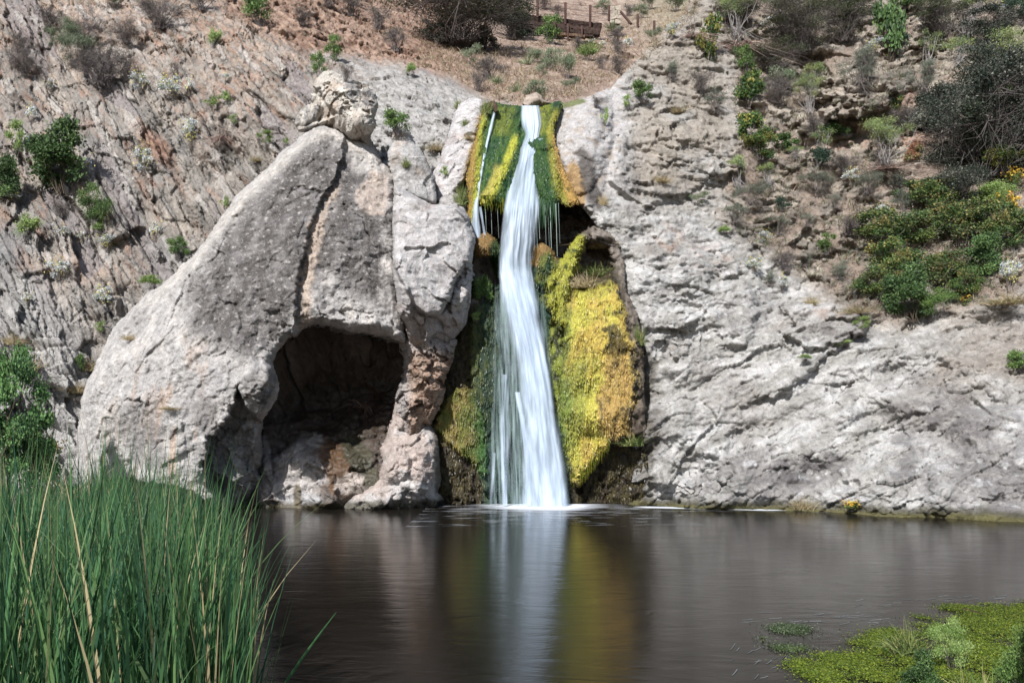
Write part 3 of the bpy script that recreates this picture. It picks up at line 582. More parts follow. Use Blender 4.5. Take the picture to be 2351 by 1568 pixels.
# ---------------------------------------------------------------- perched boulder, slab, buttress
perch = sheet('perched_boulder', [(742,165),(758,160),(775,170),(800,186),(820,188),(842,196),(862,212),(866,240),(860,268),(866,290),(850,315),(858,335),(868,352),(846,352),(822,332),(798,316),(762,302),(742,294),(712,300),(688,302),(678,284),(688,258),(712,236),(718,205),(728,182)],
 [(745,170,22.2),(850,200,22.3),(800,240,21.5),(700,275,22.5),(740,290,22.3),(790,300,22.0),(850,290,21.7),(850,335,21.9)],
 lambda c: .3 * fbm(c.a * 1.3, c.b * 1.3, 4, 601) + crag(c.a, c.b, 602, .5, .15, 40, 1.4, .5, 0, .05)[0] + crag(c.a, c.b, 603, .15, .06, 30, 1.2, .8, 0, .06)[0] - .18 * ss(.25, .5, fbm(c.a * 3, c.b * 3, 3, 604)),
 lambda c: mixc(mixc(full(c, lin(234,222,204,K)), full(c, lin(214,192,168,K)), ss(-.1, .4, fbm(c.a * 1.5, c.b * 1.5, 4, 605))), full(c, lin(138,134,134,K)), .75 * np.maximum(ss(0, .3, ell(c.U, c.V, 700, 262, 40, 46, 30)), ss(.05, .4, ell(c.U, c.V, 835, 215, 60, 34, -20))) * ss(-.3, .2, fbm(c.a * 4, c.b * 4, 3, 606))),
 M['tufa'], 1.7, 22, 0.7, 1.6, shrink=.25, rough=6, seed=9, dispedge=.6,
 shape=lambda c: .7 * ss(285, 330, c.V) * ss(800, 830, c.U) + .25 * ss(-3, 3, sdpoly([(720,200),(736,215),(745,235),(775,262),(740,275),(680,300),(670,200)], c.U, c.V)))
tag(perch, 'cream pitted rock perched on the peak of the dark boulder', 'boulder')
slab = sheet('rock_slab', [(903,288),(915,283),(932,290),(946,312),(952,330),(966,342),(978,360),(988,390),(1000,410),(1002,470),(960,460),(930,450),(905,428),(898,400),(890,350),(900,325)],
 [(915,288,22.6),(900,400,21.9),(990,400,22.4),(960,460,21.9),(950,350,22.1)],
 lambda c: .15 * fbm(c.a * 1.3, c.b * 1.3, 4, 611) + crag(c.a, c.b, 612, .5, .1, 62, 2.2, .5)[0] + .03 * fbm(c.a * 7, c.b * 7, 3, 613),
 lambda c: mixc(full(c, lin(206,200,194,K)), full(c, lin(206,184,164,K)), ss(0, .4, fbm(c.a * 2, c.b * 1, 4, 614))),
 M['boulder'], 1.9, 9, 0.3, 1.3, shrink=.2, rough=3, seed=10)
tag(slab, 'pointed grey stone slab leaning between the perched rock and the white rib', 'rock slab')
butt = sheet('travertine_rib', [(1042,262),(1058,238),(1080,224),(1104,228),(1114,240),(1112,262),(1100,300),(1090,340),(1080,380),(1068,415),(1056,432),(1046,444),(1052,470),(1030,478),(1000,480),(985,440),(992,400),(1012,360),(1030,300)],
 [(1085,226,25.2),(1045,270,25),(1040,400,23.6),(1000,460,23.4),(1080,400,23.3),(1110,260,24.8)],
 lambda c: .25 * fbm(c.a * 1.1, c.b * 1.1, 4, 621) + crag(c.a, c.b, 622, .3, .10, 70, 1.8, .6)[0] + .05 * fbm(c.a * 6, c.b * 6, 3, 623),
 lambda c: mixc(mixc(full(c, lin(222,214,210,K)), full(c, lin(206,190,182,K)), ss(0, .4, fbm(c.a * 2, c.b * 2, 4, 624))), full(c, lin(202,164,76,K)), .9 * ss(-16, -2, (c.U - np.interp(c.V.ravel(), [230, 260, 300, 340, 400, 440], [1120, 1112, 1098, 1088, 1075, 1062]).reshape(c.U.shape)) + 8 * fbm(c.a * 3, c.b * 3, 3, 625))),
 M['boulder'], 1.9, 18, 0.6, 1.8, shrink=.1, rough=4, seed=11)
tag(butt, 'white travertine rib edging the top of the falls on its left side', 'rock')
brk = sheet('lumpy_rock', [(1005,458),(1040,440),(1062,452),(1072,470),(1080,500),(1070,520),(1020,500),(1000,480)], [(1010,470,22.4),(1060,460,22.4),(1070,510,22.3),(1040,490,22.0)],
 lambda c: crag(c.a, c.b, 632, .3, .14, 30, 1.4, .7)[0] + .08 * fbm(c.a * 4, c.b * 4, 3, 633), lambda c: mixc(full(c, lin(196,188,182,K)), full(c, lin(150,142,136,K)), ss(-.1, .4, fbm(c.a * 3, c.b * 3, 3, 634))),
 M['boulder'], 1.9, 12, .5, 1.2, shrink=.2, rough=4, seed=12)
tag(brk, 'small lumpy grey rock wedged at the top corner of the pale block', 'rock')

# ---------------------------------------------------------------- alcove, lower wall, mossy apron
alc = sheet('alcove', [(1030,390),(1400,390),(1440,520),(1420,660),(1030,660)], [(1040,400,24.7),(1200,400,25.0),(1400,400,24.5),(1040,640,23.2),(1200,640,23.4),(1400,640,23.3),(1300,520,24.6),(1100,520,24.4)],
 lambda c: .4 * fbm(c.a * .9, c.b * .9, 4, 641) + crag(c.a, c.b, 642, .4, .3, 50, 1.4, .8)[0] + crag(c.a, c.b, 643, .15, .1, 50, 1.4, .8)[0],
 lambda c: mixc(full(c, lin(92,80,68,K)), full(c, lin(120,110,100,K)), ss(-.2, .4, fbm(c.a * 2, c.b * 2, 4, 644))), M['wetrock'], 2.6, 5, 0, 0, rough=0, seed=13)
tag(alc, kind='structure', label='dark rock recess behind the free fall')

ridgeR = [(1322,536),(1345,540),(1338,575),(1318,630),(1302,690),(1297,740),(1284,762),(1268,735),(1256,690),(1258,650),(1285,598)]
curtR = [(1300,700),(1312,655),(1345,668),(1400,648),(1420,660),(1432,730),(1452,790),(1462,880),(1450,955),(1442,1000),(1400,1018),(1372,1050),(1350,1082),(1326,1106),(1312,1105),(1298,1040),(1282,960),(1286,860),(1292,780)]
curtL = [(1000,960),(1032,910),(1070,880),(1088,905),(1108,960),(1118,1040),(1122,1085),(1105,1092),(1085,1060),(1058,1040),(1020,1010),(1002,985)]
darkL = [(1090,655),(1140,650),(1155,800),(1165,1000),(1170,1135),(1110,1130),(1098,1060),(1110,1000),(1092,930),(1078,860),(1080,760)]
def low_shape(c):
    u, v = c.U, c.V; w = 9 * fbm(u / 16, v / 16, 3, 711); w2 = 9 * fbm(u / 16 + 9, v / 16, 3, 712)
    s = -.45 * ss(-9, 9, sdpoly(ridgeR, u + w, v + w2))
    s -= .24 * ss(-7, 9, sdpoly(curtR, u + 1.2 * w, v + 1.6 * w2))
    s -= .28 * ss(-4, 6, sdpoly(curtL, u + w, v + w2))
    s -= .25 * ss(-5, 8, sdpoly(darkL, u + w, v + w2))
    s -= .6 * ell(u, v, 1120, 568, 42, 42) ** .6 + .55 * ell(u, v, 1250, 610, 28, 62) ** .6 + .3 * ell(u, v, 1262, 690, 16, 60) ** .6
    s += .8 * ss(0, .5, ell(u, v, 1365, 600, 46, 50)) ; s -= .6 * ell(u, v, 1375, 540, 50, 26) ** .6
    s += .6 * ss(-8, 8, sdpoly([(1095,590),(1135,590),(1145,650),(1130,700),(1095,690)], u, v))
    s -= .35 * ell(u, v, 1370, 950, 80, 50) ** .7
    s += .5 * ss(-6, 6, sdpoly([(1330,1108),(1352,1088),(1376,1056),(1404,1024),(1480,1010),(1490,1200),(1330,1200)], u + w, v + w2))
    return s
def low_disp(c):
    a, b = c.a, c.b
    m = .22 * fbm(a * 1.2, b * .6, 4, 701) + crag(a, b, 702, .5, .10, 75, 2.2, .7)[0] + crag(a, b, 703, .17, .06, 80, 2.2, .7)[0] + .05 * fbm(a * 9, b * 3, 4, 704)
    rockz = np.clip(ss(0, .3, ell(c.U, c.V, 1370, 570, 70, 70)) + ss(1060, 1110, c.V) + ss(1445, 1465, c.U), 0, 1)
    k, _, _ = crag(a, b, 705, .24, .22, 30, 1.3, .8, 0, .08)
    return m + k * rockz
def low_col(c):
    u, v, a, b = c.U, c.V, c.a, c.b
    n = fbm(a * 1.4, b * .6, 4, 721); n2 = fbm(a * 3.5, b * 2.2, 4, 722); n3 = fbm(a * 9, b * 4, 4, 723); w = 14 * n2
    base = mixc(full(c, lin(84,74,42,K)), full(c, lin(58,46,30,K)), ss(-.3, .3, n2))
    base = mixc(base, full(c, lin(112,98,46,K)), .6 * ss(0, .4, n3))
    rk = mixc(full(c, lin(160,146,132,K)), full(c, lin(110,98,86,K)), ss(-.2, .3, n2))
    base = mixc(base, rk, np.clip(ss(-10, 10, sdpoly([(1088,590),(1136,590),(1132,660),(1108,668),(1088,650)], u + w, v + w)) + ss(0, .3, ell(u + w, v + w, 1372, 570, 70, 60)) * .8, 0, 1))
    base = mixc(base, mixc(full(c, lin(150,134,118,K)), full(c, lin(84,68,54,K)), ss(-.1, .3, n2 + .4 * n3)), .85 * ss(-10, 14, sdpoly([(1425,650),(1470,740),(1480,900),(1485,1010),(1440,1020),(1455,900),(1440,780)], u + w, v + w)))
    base = mixc(base, mixc(full(c, lin(176,160,144,K)), full(c, lin(120,106,90,K)), ss(-.1, .3, n2 + .3 * n3)), .85 * ss(-10, 16, sdpoly([(1360,505),(1470,540),(1480,760),(1450,730),(1420,650),(1385,560),(1345,540)], u + w, v + w)))
    dl = ss(-8, 8, sdpoly(darkL, u + w, v + w))
    base = mixc(base, mixc(full(c, lin(44,70,46,K)), full(c, lin(90,100,44,K)), ss(-.1, .45, n3 + .5 * ss(1110, 1085, u + w))), dl)
    base = mixc(base, full(c, TEAL), .95 * ss(-10, 14, sdpoly([(1140,640),(1150,600),(1225,600),(1262,700),(1285,860),(1300,1000),(1316,1180),(1110,1180),(1105,1060),(1140,900)], u + w * .8, v)))
    base = mixc(base, full(c, lin(58,66,58,K)), .6 * ss(.0, .4, n3) * ss(1100, 1150, u) * ss(1260, 1200, u))
    hump = np.maximum(ell(u + w, v, 1112, 560, 48, 34), ell(u + w, v, 1243, 585, 40, 30))
    base = mixc(base, full(c, lin(158,122,60,K)), ss(0, .25, hump))
    base = mixc(base, full(c, lin(60,96,40,K)), .9 * ss(0, .3, ell(u + w, v, 1145, 590, 26, 50)))
    base = mixc(base, mixc(full(c, lin(112,118,32,K)), full(c, DGRN), ss(-.1, .3, n2)), ss(0, .2, ell(u + w * .6, v, 1256, 640, 28, 70)))
    cl = ss(-6, 6, sdpoly(curtL, u + w, v + w))
    base = mixc(base, mixc(mixc(full(c, lin(150,132,56,K)), full(c, lin(134,136,46,K)), ss(-.2, .3, n2)), full(c, lin(70,112,44,K)), ss(1060, 1110, u + w)), cl)
    cr = ss(-9, 13, sdpoly(curtR, u + w * 1.6, v + w * 1.9) + 16 * n3)
    yy = mixc(full(c, lin(222,190,64,K)), full(c, lin(216,206,54,K)), ss(-.3, .3, n + .3 * n2))
    yy = mixc(yy, full(c, lin(160,164,46,K)), .8 * ss(0, .5, ell(u + w * 2, v, 1318, 930, 34, 170, -8)))
    yy = mixc(yy, full(c, lin(200,150,80,K)), .7 * ss(.0, .5, ell(u + w * 2, v, 1420, 920, 60, 160)))
    yy = mixc(yy, full(c, lin(150,120,64,K)), .6 * ss(.1, .4, n2) * ss(1320, 1420, u))
    yy = mixc(yy, full(c, lin(64,54,24,K)), .8 * np.maximum(ss(.1, .5, ell(u + w * 3, v + w * 3, 1412, 785, 34, 46, -20)), ss(.22, .40, n3 + .3 * n2) * .85 * ss(1290, 1390, u)))
    yy = mixc(yy, full(c, lin(110,142,44,K)), .8 * ss(1322, 1292, u + 2 * w))
    base = mixc(base, yy, cr)
    rg = ss(-7, 6, sdpoly(ridgeR, u + w, v + w))
    base = mixc(base, mixc(full(c, lin(186,184,30,K)), full(c, lin(84,92,28,K)), ss(.12, .4, n3)), rg)
    st = ss(-7, 6, sdpoly([(1262,740),(1290,750),(1290,860),(1282,960),(1268,920),(1256,820)], u + w, v))
    base = mixc(base, mixc(full(c, lin(150,160,32,K)), full(c, lin(60,66,26,K)), ss(-.1, .25, n2)), st)
    return base
lower = sheet('mossy_wall', [(1086,548),(1108,534),(1136,545),(1150,570),(1160,600),(1222,596),(1226,565),(1245,558),(1266,572),(1276,590),(1292,596),(1322,548),(1340,530),(1365,518),(1395,530),(1420,560),(1432,600),(1436,660),(1462,720),(1478,800),(1480,900),(1484,1000),(1480,1215),(965,1215),(985,1000),(1000,900),(1020,830),(1050,760),(1080,700)],
 [(1000,1180,21.3),(1100,1180,21.6),(1210,1180,21.7),(1320,1180,21.8),(1470,1180,21.15),(1050,1000,21.55),(1130,900,21.65),(1200,900,21.9),(1300,900,21.6),(1400,900,21.3),(1460,900,21.2),(1480,1000,21.15),(1100,700,22.0),(1180,700,22.2),(1240,700,22.1),(1300,700,21.9),(1400,700,21.55),(1110,560,22.2),(1190,600,22.6),(1245,590,22.4),(1340,560,22.3),(1400,560,22.6)],
 low_disp, low_col, M['moss'], 1.8, 20, .25, 1.0, shrink=.04, rough=5, seed=14, shape=low_shape, grey=.12)
tag(lower, 'travertine wall under the waterfall coated in yellow, gold and dark green algae', 'rock wall')

apL = [(240, 1108), (262, 1104), (300, 1092), (340, 1086), (400, 1076), (470, 1068), (530, 1060)]
apR = [(240, 1290), (262, 1284), (300, 1270), (340, 1276), (400, 1292), (470, 1322), (530, 1330)]
def ap_s(c):
    l = np.interp(c.v0.ravel(), [p[0] for p in apL], [p[1] for p in apL]).reshape(c.U.shape); r = np.interp(c.v0.ravel(), [p[0] for p in apR], [p[1] for p in apR]).reshape(c.U.shape)
    return (c.u0 - l) / (r - l)
def ap_shape(c):
    s = ap_s(c); v = c.V
    q = -.35 * np.exp(-((s - np.interp(v.ravel(), [250, 350, 470], [.5, .42, .2]).reshape(s.shape)) / .09) ** 2) * ss(300, 380, v)
    q -= .4 * ss(0, .5, ell(c.U, c.V, 1256, 400, 36, 90, 8)) + .3 * ell(c.U, c.V, 1230, 330, 50, 14) ** .5
    q += .22 * np.exp(-((s - .62) / .10) ** 2)
    q -= .3 * ss(285, 300, v) * 0 + .25 * np.exp(-((s - .05) / .06) ** 2)
    return q
def ap_disp(c):
    s = ap_s(c); n = fbm(s * 16, c.V / 60, 4, 801); return .12 * n + .04 * fbm(c.a * 8, c.b * 5, 4, 802) + crag(c.a, c.b, 803, .3, .05, 75, 2.5, .7)[0]
def ap_col(c):
    s = ap_s(c) ; v = c.V; n2 = fbm(c.a * 3, c.b * 1.2, 4, 811); n3 = fbm(s * 26, v / 45, 4, 812); n4 = fbm(c.a * 9, c.b * 6, 3, 813)
    sw = s + .03 * n2
    base = mixc(full(c, lin(40,86,36,K)), full(c, lin(92,124,36,K)), ss(-.1, .4, n3 + .3 * n4))
    base = mixc(base, full(c, lin(28,56,46,K)), .7 * ss(.1, .5, -n3))
    def stripe(cs, w, col, k=1.0, v0=200, v1=560):
        nonlocal base
        cc = np.interp(v.ravel(), [p[0] for p in cs], [p[1] for p in cs]).reshape(s.shape)
        m = k * np.exp(-(np.abs(sw - cc) / w) ** 4) * ss(v0, v0 + 25, v) * ss(v1 + 20, v1, v); base = mixc(base, full(c, col), m)
    stripe([(240, -.02), (400, .0), (480, .02)], .10, lin(186,150,60,K), .95, 235)
    stripe([(240, .06), (400, .09), (480, .1)], .035, lin(186,190,36,K), .9, 240)
    stripe([(300, .53), (340, .47), (400, .34), (470, .18)], .05, lin(204,204,40,K), .95, 300)
    stripe([(400, .30), (470, .14)], .045, lin(206,190,74,K), .8, 370)
    stripe([(250, .30), (300, .33)], .12, lin(140,150,34,K), .7 , 230, 300)
    stripe([(240, .78), (300, .8)], .09, lin(164,168,36,K), .8, 228, 300)
    stripe([(240, .96), (330, .97), (400, .93), (480, .9)], .07, lin(176,168,44,K), .85, 240)
    stripe([(240, 1.02), (400, 1.02), (480, .99)], .06, lin(204,156,70,K), .95, 300)
    stripe([(320, .82), (400, .74), (480, .66)], .12, lin(56,92,36,K), .6, 320)
    base = mixc(base, full(c, lin(34,66,36,K)), .75 * ss(.15, .45, n4 * .6 + n3 * .6))
    base = mixc(base, full(c, lin(40,62,40,K)), .55 * ss(300, 255, v) * ss(-.2, .3, n4 + n2))
    return base
apron = sheet('mossy_ledge', [(1108,240),(1128,236),(1150,240),(1200,244),(1245,242),(1265,236),(1290,233),(1287,255),(1272,290),(1274,325),(1286,365),(1306,415),(1332,466),(1300,472),(1283,462),(1262,472),(1240,468),(1222,485),(1200,478),(1185,488),(1168,472),(1150,466),(1130,462),(1118,470),(1100,462),(1092,500),(1078,535),(1072,500),(1078,440),(1070,415),(1084,350),(1098,295),(1106,262)],
 [(1108,240,25.3),(1200,240,25.5),(1290,235,25.4),(1090,330,24.0),(1180,330,24.1),(1290,330,24.2),(1080,470,22.5),(1200,480,22.3),(1310,460,22.7),(1085,530,22.3)],
 ap_disp, ap_col, M['moss'], 1.6, 10, .25, 2.4, shrink=.10, rough=3.5, seed=15, shape=ap_shape, grey=.08)
tag(apron, 'steep overhanging ledge at the top of the falls striped with green and yellow algae', 'rock ledge')
# ---------------------------------------------------------------- pool
def pool():
    me = make_mesh('pool', [(-60, -20, 0), (60, -20, 0), (60, 60, 0), (-60, 60, 0)], [(0, 1, 2, 3)], None or M['water'])
    o = obj('pool', me); tag(o, kind='structure', label='dark still pool mirroring the falls'); return o
m, nt, out = newmat('pool water'); L = nt.links.new
tc = N(nt, 'ShaderNodeTexCoord'); mp = N(nt, 'ShaderNodeMapping'); mp.inputs['Scale'].default_value = (0.8, 2.2, 1); mp.inputs['Rotation'].default_value = (0, 0, .12); L(tc.outputs['Object'], mp.inputs[0])
n1 = N(nt, 'ShaderNodeTexNoise', i={'Scale': 1.3, 'Detail': 4.0, 'Roughness': 0.55, 'Distortion': 1.2}); L(mp.outputs[0], n1.inputs['Vector'])
n2 = N(nt, 'ShaderNodeTexNoise', i={'Scale': 14.0, 'Detail': 3.0}); L(mp.outputs[0], n2.inputs['Vector'])
b1 = N(nt, 'ShaderNodeBump', i={'Strength': 0.13, 'Distance': 0.05}); L(n1.outputs[0], b1.inputs['Height'])
b2 = N(nt, 'ShaderNodeBump', i={'Strength': 0.10, 'Distance': 0.01}); L(n2.outputs[0], b2.inputs['Height']); L(b1.outputs[0], b2.inputs['Normal'])
cr = N(nt, 'ShaderNodeMapRange', i={'From Min': .35, 'From Max': .7, 'To Min': .13, 'To Max': .2}); L(n1.outputs[0], cr.inputs[0])
b = N(nt, 'ShaderNodeBsdfPrincipled', i={'Base Color': (0.012, 0.010, 0.008, 1), 'IOR': 1.265}); L(cr.outputs[0], b.inputs['Roughness']); L(b2.outputs[0], b.inputs['Normal']); L(b.outputs[0], out.inputs[0])
M['water'] = m
pool()
bankp = []
me = make_mesh('ground', [(-60, -20, -.6), (60, -20, -.6), (60, 3.0, -.6), (-60, 3.0, -.6), (-60, -20, .25), (60, -20, .25), (60, 1.2, .25), (-60, 1.2, .25)], [(4, 5, 6, 7), (7, 6, 2, 3)], M['earth'], full_c if False else np.tile(EARTH * .6, (8, 1)))
tag(obj('ground', me), kind='structure', label='earth bank where the photographer stands')

# ---------------------------------------------------------------- silky falling water
def silk(name, dens=1.0, scale=6.5, tint=(0.67, 0.78, 0.91)):
    m, nt, out = newmat(name); L = nt.links.new
    uv = N(nt, 'ShaderNodeUVMap', uv_map='UVMap'); mp = N(nt, 'ShaderNodeMapping'); mp.inputs['Scale'].default_value = (scale, 0.9, 1); L(uv.outputs[0], mp.inputs[0])
    n1 = N(nt, 'ShaderNodeTexNoise', i={'Scale': 1.0, 'Detail': 3.0, 'Roughness': 0.5, 'Distortion': 0.15}); L(mp.outputs[0], n1.inputs['Vector'])
    at = N(nt, 'ShaderNodeAttribute', attribute_name='dens')
    r = N(nt, 'ShaderNodeMapRange', i={'From Min': 0.30, 'From Max': 0.68, 'To Min': -0.34, 'To Max': 0.26}); L(n1.outputs[0], r.inputs[0])
    ad = N(nt, 'ShaderNodeMath', operation='ADD', use_clamp=True); L(r.outputs[0], ad.inputs[0]); L(at.outputs['Fac'], ad.inputs[1])
    ml = N(nt, 'ShaderNodeMath', operation='MULTIPLY', use_clamp=True); L(ad.outputs[0], ml.inputs[0])
    e = N(nt, 'ShaderNodeMapRange', i={'From Min': 0.0, 'From Max': 0.35}); L(at.outputs['Fac'], e.inputs[0]); L(e.outputs[0], ml.inputs[1])
    d = N(nt, 'ShaderNodeBsdfPrincipled', i={'Base Color': tint + (1,), 'Roughness': 0.5, 'Specular IOR Level': 0.3})
    cm = N(nt, 'ShaderNodeMapRange', i={'From Min': 0.35, 'From Max': 0.65, 'To Min': 0.72, 'To Max': 1.0}); L(n1.outputs[0], cm.inputs[0])
    vm = N(nt, 'ShaderNodeVectorMath', operation='SCALE'); vm.inputs[0].default_value = tint; L(cm.outputs[0], vm.inputs['Scale']); L(vm.outputs[0], d.inputs['Base Color'])
    t = N(nt, 'ShaderNodeBsdfTranslucent'); t.inputs[0].default_value = tint + (1,)
    a = N(nt, 'ShaderNodeMixShader', i={0: .3}); L(d.outputs[0], a.inputs[1]); L(t.outputs[0], a.inputs[2])
    tr = N(nt, 'ShaderNodeBsdfTransparent'); mx = N(nt, 'ShaderNodeMixShader'); L(ml.outputs[0], mx.inputs[0]); L(tr.outputs[0], mx.inputs[1]); L(a.outputs[0], mx.inputs[2]); L(mx.outputs[0], out.inputs[0])
    bp = N(nt, 'ShaderNodeBump', i={'Strength': .12, 'Distance': .05}); L(n1.outputs[0], bp.inputs['Height']); L(bp.outputs[0], d.inputs['Normal'])
    return m
M['silk'] = silk('silky water'); M['veil'] = silk('thin water veil', scale=14.0, tint=(0.52, 0.66, 0.68))
def stream(name, rows, mat, parent, ns=40, step=4, core=None, edge=.18, base=1.0, bulge=.12, seed=0, uvw=1.0, lerpd=.86):
    """rows: (v, uleft, uright, Y, density)"""
    rows = sorted(rows); vs = np.arange(rows[0][0], rows[-1][0] + .1, step)
    R = np.array(rows, float)
    def sm(k):
        y = np.interp(vs, R[:, 0], R[:, k]); ker = np.hanning(9); ker /= ker.sum(); yp = np.pad(y, 4, mode='edge'); return np.convolve(yp, ker, 'valid')
    l, r, Y, D = sm(1), sm(2), sm(3) - .25 * ss(620, 700, vs), sm(4) * lerpd
    s = np.linspace(0, 1, ns); S, V = np.meshgrid(s, vs)
    U = l[:, None] + (r - l)[:, None] * S
    n = fbm(S * 7 + seed, V / 160, 3, 950 + seed); n1 = fbm(V / 30 + 0 * S, S * 0 + seed, 3, 960 + seed)
    U = U + n1 * 3 * (S - .5)
    Yg = Y[:, None] - bulge * np.sin(np.pi * S) - .10 * n
    P = np.stack(W(U, V, Yg), -1)
    dn = D[:, None] * ss(0, edge, S) * ss(1, 1 - edge, S)
    if core: dn = core(S, V, dn)
    nv, nu = S.shape; i = np.arange((nv - 1) * (nu - 1)); a = (i // (nu - 1)) * nu + i % (nu - 1)
    Q = np.stack([a, a + nu, a + nu + 1, a + 1], -1)
    wid = (r - l)[:, None] / 100.0
    uv = np.stack([(S - .5) * wid * uvw + seed, V / 100.0], -1).reshape(-1, 2)
    me = make_mesh(name, P.reshape(-1, 3), Q, mat, uv=uv, dens=dn.ravel()); return obj(name, me, parent)
def depth_rows(rows, off):
    o = []
    for v, l, r, d in rows: 
        o.append((v, l, r, None, d))
    return o
fall = empty('waterfall', W(1230, 1158, 21.2)); fall.location = (0, 0, 0)
tag(fall, 'tall silky white waterfall dropping in two tiers into the pool', 'waterfall')
up = [(243,1194,1240,25.2,1.0),(262,1192,1246,24.95,1.0),(290,1196,1248,24.65,1.0),(312,1204,1240,24.4,1.0),(335,1192,1240,24.15,1.0),(362,1188,1234,23.75,1.05),(400,1174,1232,23.2,1.05),(440,1160,1232,22.6,1.0),(475,1153,1230,22.15,1.0),
      (520,1148,1228,22.05,.95),(560,1143,1228,22.0,.9),(590,1142,1222,21.98,.9),(620,1142,1224,21.95,.95),(660,1142,1232,21.85,1.0),(700,1146,1240,21.75,1.05),(760,1150,1250,21.65,1.0),(820,1150,1260,21.55,.95),(880,1150,1270,21.45,.9),(940,1148,1280,21.4,.85),(1000,1146,1292,21.35,.8),(1080,1142,1304,21.3,.78),(1164,1132,1316,21.25,.8)]
def corem(S, V, dn):
    # lower down the flow splits: dense on the right, thin strands on the left
    c = np.interp(V.ravel(), [600, 700, 800, 900, 1000, 1170], [.5, .6, .68, .73, .76, .78]).reshape(S.shape)
    wd = np.interp(V.ravel(), [600, 700, 800, 900, 1170], [.9, .5, .30, .24, .23]).reshape(S.shape)
    k = np.exp(-(np.abs(S - c) / wd) ** 4)
    k2 = .75 * np.exp(-((S - .42) / .07) ** 2) * ss(800, 900, V) + .5 * np.exp(-((S - .12) / .05) ** 2) * ss(850, 950, V)
    lo = ss(600, 760, V)
    return dn * ((1 - lo) + lo * np.clip(.30 - .26 * ss(780, 930, V) + 1.0 * k + k2, 0, 1.25))
stream('main_stream', up, M['silk'], fall, 60, 4, corem, .16, 1, .14, 1, 1.0)
side = [(318,1236,1250,24.2,.8),(330,1222,1251,24.1,.9),(345,1212,1247,23.95,.9),(365,1206,1236,23.7,.8),(420,1200,1236,23.0,.5),(470,1205,1244,22.3,.5),(520,1212,1236,22.15,.3),(600,1214,1230,22.1,.25)]
stream('side_stream', side, M['silk'], fall, 20, 4, None, .3, 1, .08, 3)
veil = [(640,1130,1250,22.0,.0),(700,1128,1258,21.9,.35),(800,1126,1270,21.75,.40),(900,1120,1284,21.6,.40),(1000,1112,1298,21.5,.38),(1080,1108,1310,21.45,.36),(1164,1104,1318,21.4,.38)]
stream('water_veil', veil, M['veil'], fall, 50, 5, None, .15, 1, .1, 5)
lcore = [(596,1144,1222,21.8,.0),(640,1150,1224,21.72,.7),(700,1160,1238,21.62,.9),(800,1190,1254,21.45,.9),(900,1200,1272,21.3,1.0),(1000,1204,1286,21.22,1.1),(1080,1206,1300,21.17,1.15),(1165,1208,1312,21.12,1.2)]
stream('bright_stream', lcore, M['silk'], fall, 36, 4, None, .22, 1, .12, 7)
for k, (pts, d) in enumerate(([[(250,1134,1140),(300,1120,1130),(340,1112,1120),(400,1100,1109),(450,1090,1102),(475,1083,1100),(520,1077,1104),(548,1080,1108)], .95], [[(475,1098,1106),(545,1110,1118)], .5], [[(860,1150,1166),(960,1144,1162),(1060,1148,1164),(1162,1150,1168)], .6], [[(900,1180,1196),(1000,1198,1212),(1080,1204,1222),(1163,1204,1226)], 1.1], [[(1040,1130,1140),(1163,1122,1134)], .45])):
    def Yat(v):
        if k < 2: return float(np.interp(v, [250, 300, 400, 475, 550], [24.9, 24.3, 23.1, 22.15, 22.05]))
        return float(np.interp(v, [860, 1165], [21.45, 21.15]))
    stream('thin_stream', [(v, l, r, Yat(v), d) for v, l, r in pts], M['silk'], fall, 12, 4, None, .35, 1, .04, 11 + k)
# drips under the ledge
def tubes(polys, rad, cols, sides=4):
    Vs, Qs, Cs = [], [], []; n = 0
    for pl, r, cc in zip(polys, rad, cols):
        pl = np.asarray(pl, float); m_ = len(pl); t = np.gradient(pl, axis=0); t /= np.linalg.norm(t, axis=1, keepdims=True) + 1e-9
        ref = np.array([0.3, 0.9, 0.2]); x = np.cross(t, ref); x /= np.linalg.norm(x, axis=1, keepdims=True) + 1e-9; y = np.cross(t, x)
        rr = np.linspace(r[0], r[1], m_)[:, None] if not np.isscalar(r) else np.full((m_, 1), r)
        ring = [pl + rr * (math.cos(2 * math.pi * k / sides) * x + math.sin(2 * math.pi * k / sides) * y) for k in range(sides)]
        Vs.append(np.stack(ring, 1).reshape(-1, 3)); Cs.append(np.tile(cc, (m_ * sides, 1)))
        i = np.arange(m_ - 1)[:, None] * sides; k = np.arange(sides)[None]; k2 = (k + 1) % sides
        Qs.append((np.stack([i + k, i + k2, i + sides + k2, i + sides + k], -1) + n).reshape(-1, 4)); n += m_ * sides
    return np.concatenate(Vs), np.concatenate(Qs), np.concatenate(Cs)
mw, nt, out = newmat('drip water'); b = N(nt, 'ShaderNodeBsdfPrincipled', i={'Base Color': (.55, .66, .62, 1), 'Roughness': .2}); t = N(nt, 'ShaderNodeBsdfTransparent'); mx = N(nt, 'ShaderNodeMixShader', i={0: .6})
nt.links.new(t.outputs[0], mx.inputs[1]); nt.links.new(b.outputs[0], mx.inputs[2]); nt.links.new(mx.outputs[0], out.inputs[0]); M['drip'] = mw
for u, v0, v1, r in ((1127,465,560,.006),(1231,480,590,.009),(1251,470,580,.005),(1258,480,570,.004),(1263,472,588,.011),(1276,468,590,.010),(1282,466,560,.004),(1114,470,545,.009),(1142,480,548,.004),(1236,476,550,.010),(1172,476,560,.004)):
    p0 = W(u, v0, 22.4); pl = [(p0[0] + .01 * k, p0[1] - .01 * k, W(u, v0 + (v1 - v0) * k / 4, 22.4)[2]) for k in range(5)]
    Vv, Qq, Cc = tubes([pl], [(r, r * .5)], [np.ones(3)], 5); obj('drip', make_mesh('drip', Vv, Qq, M['drip'], Cc), fall)
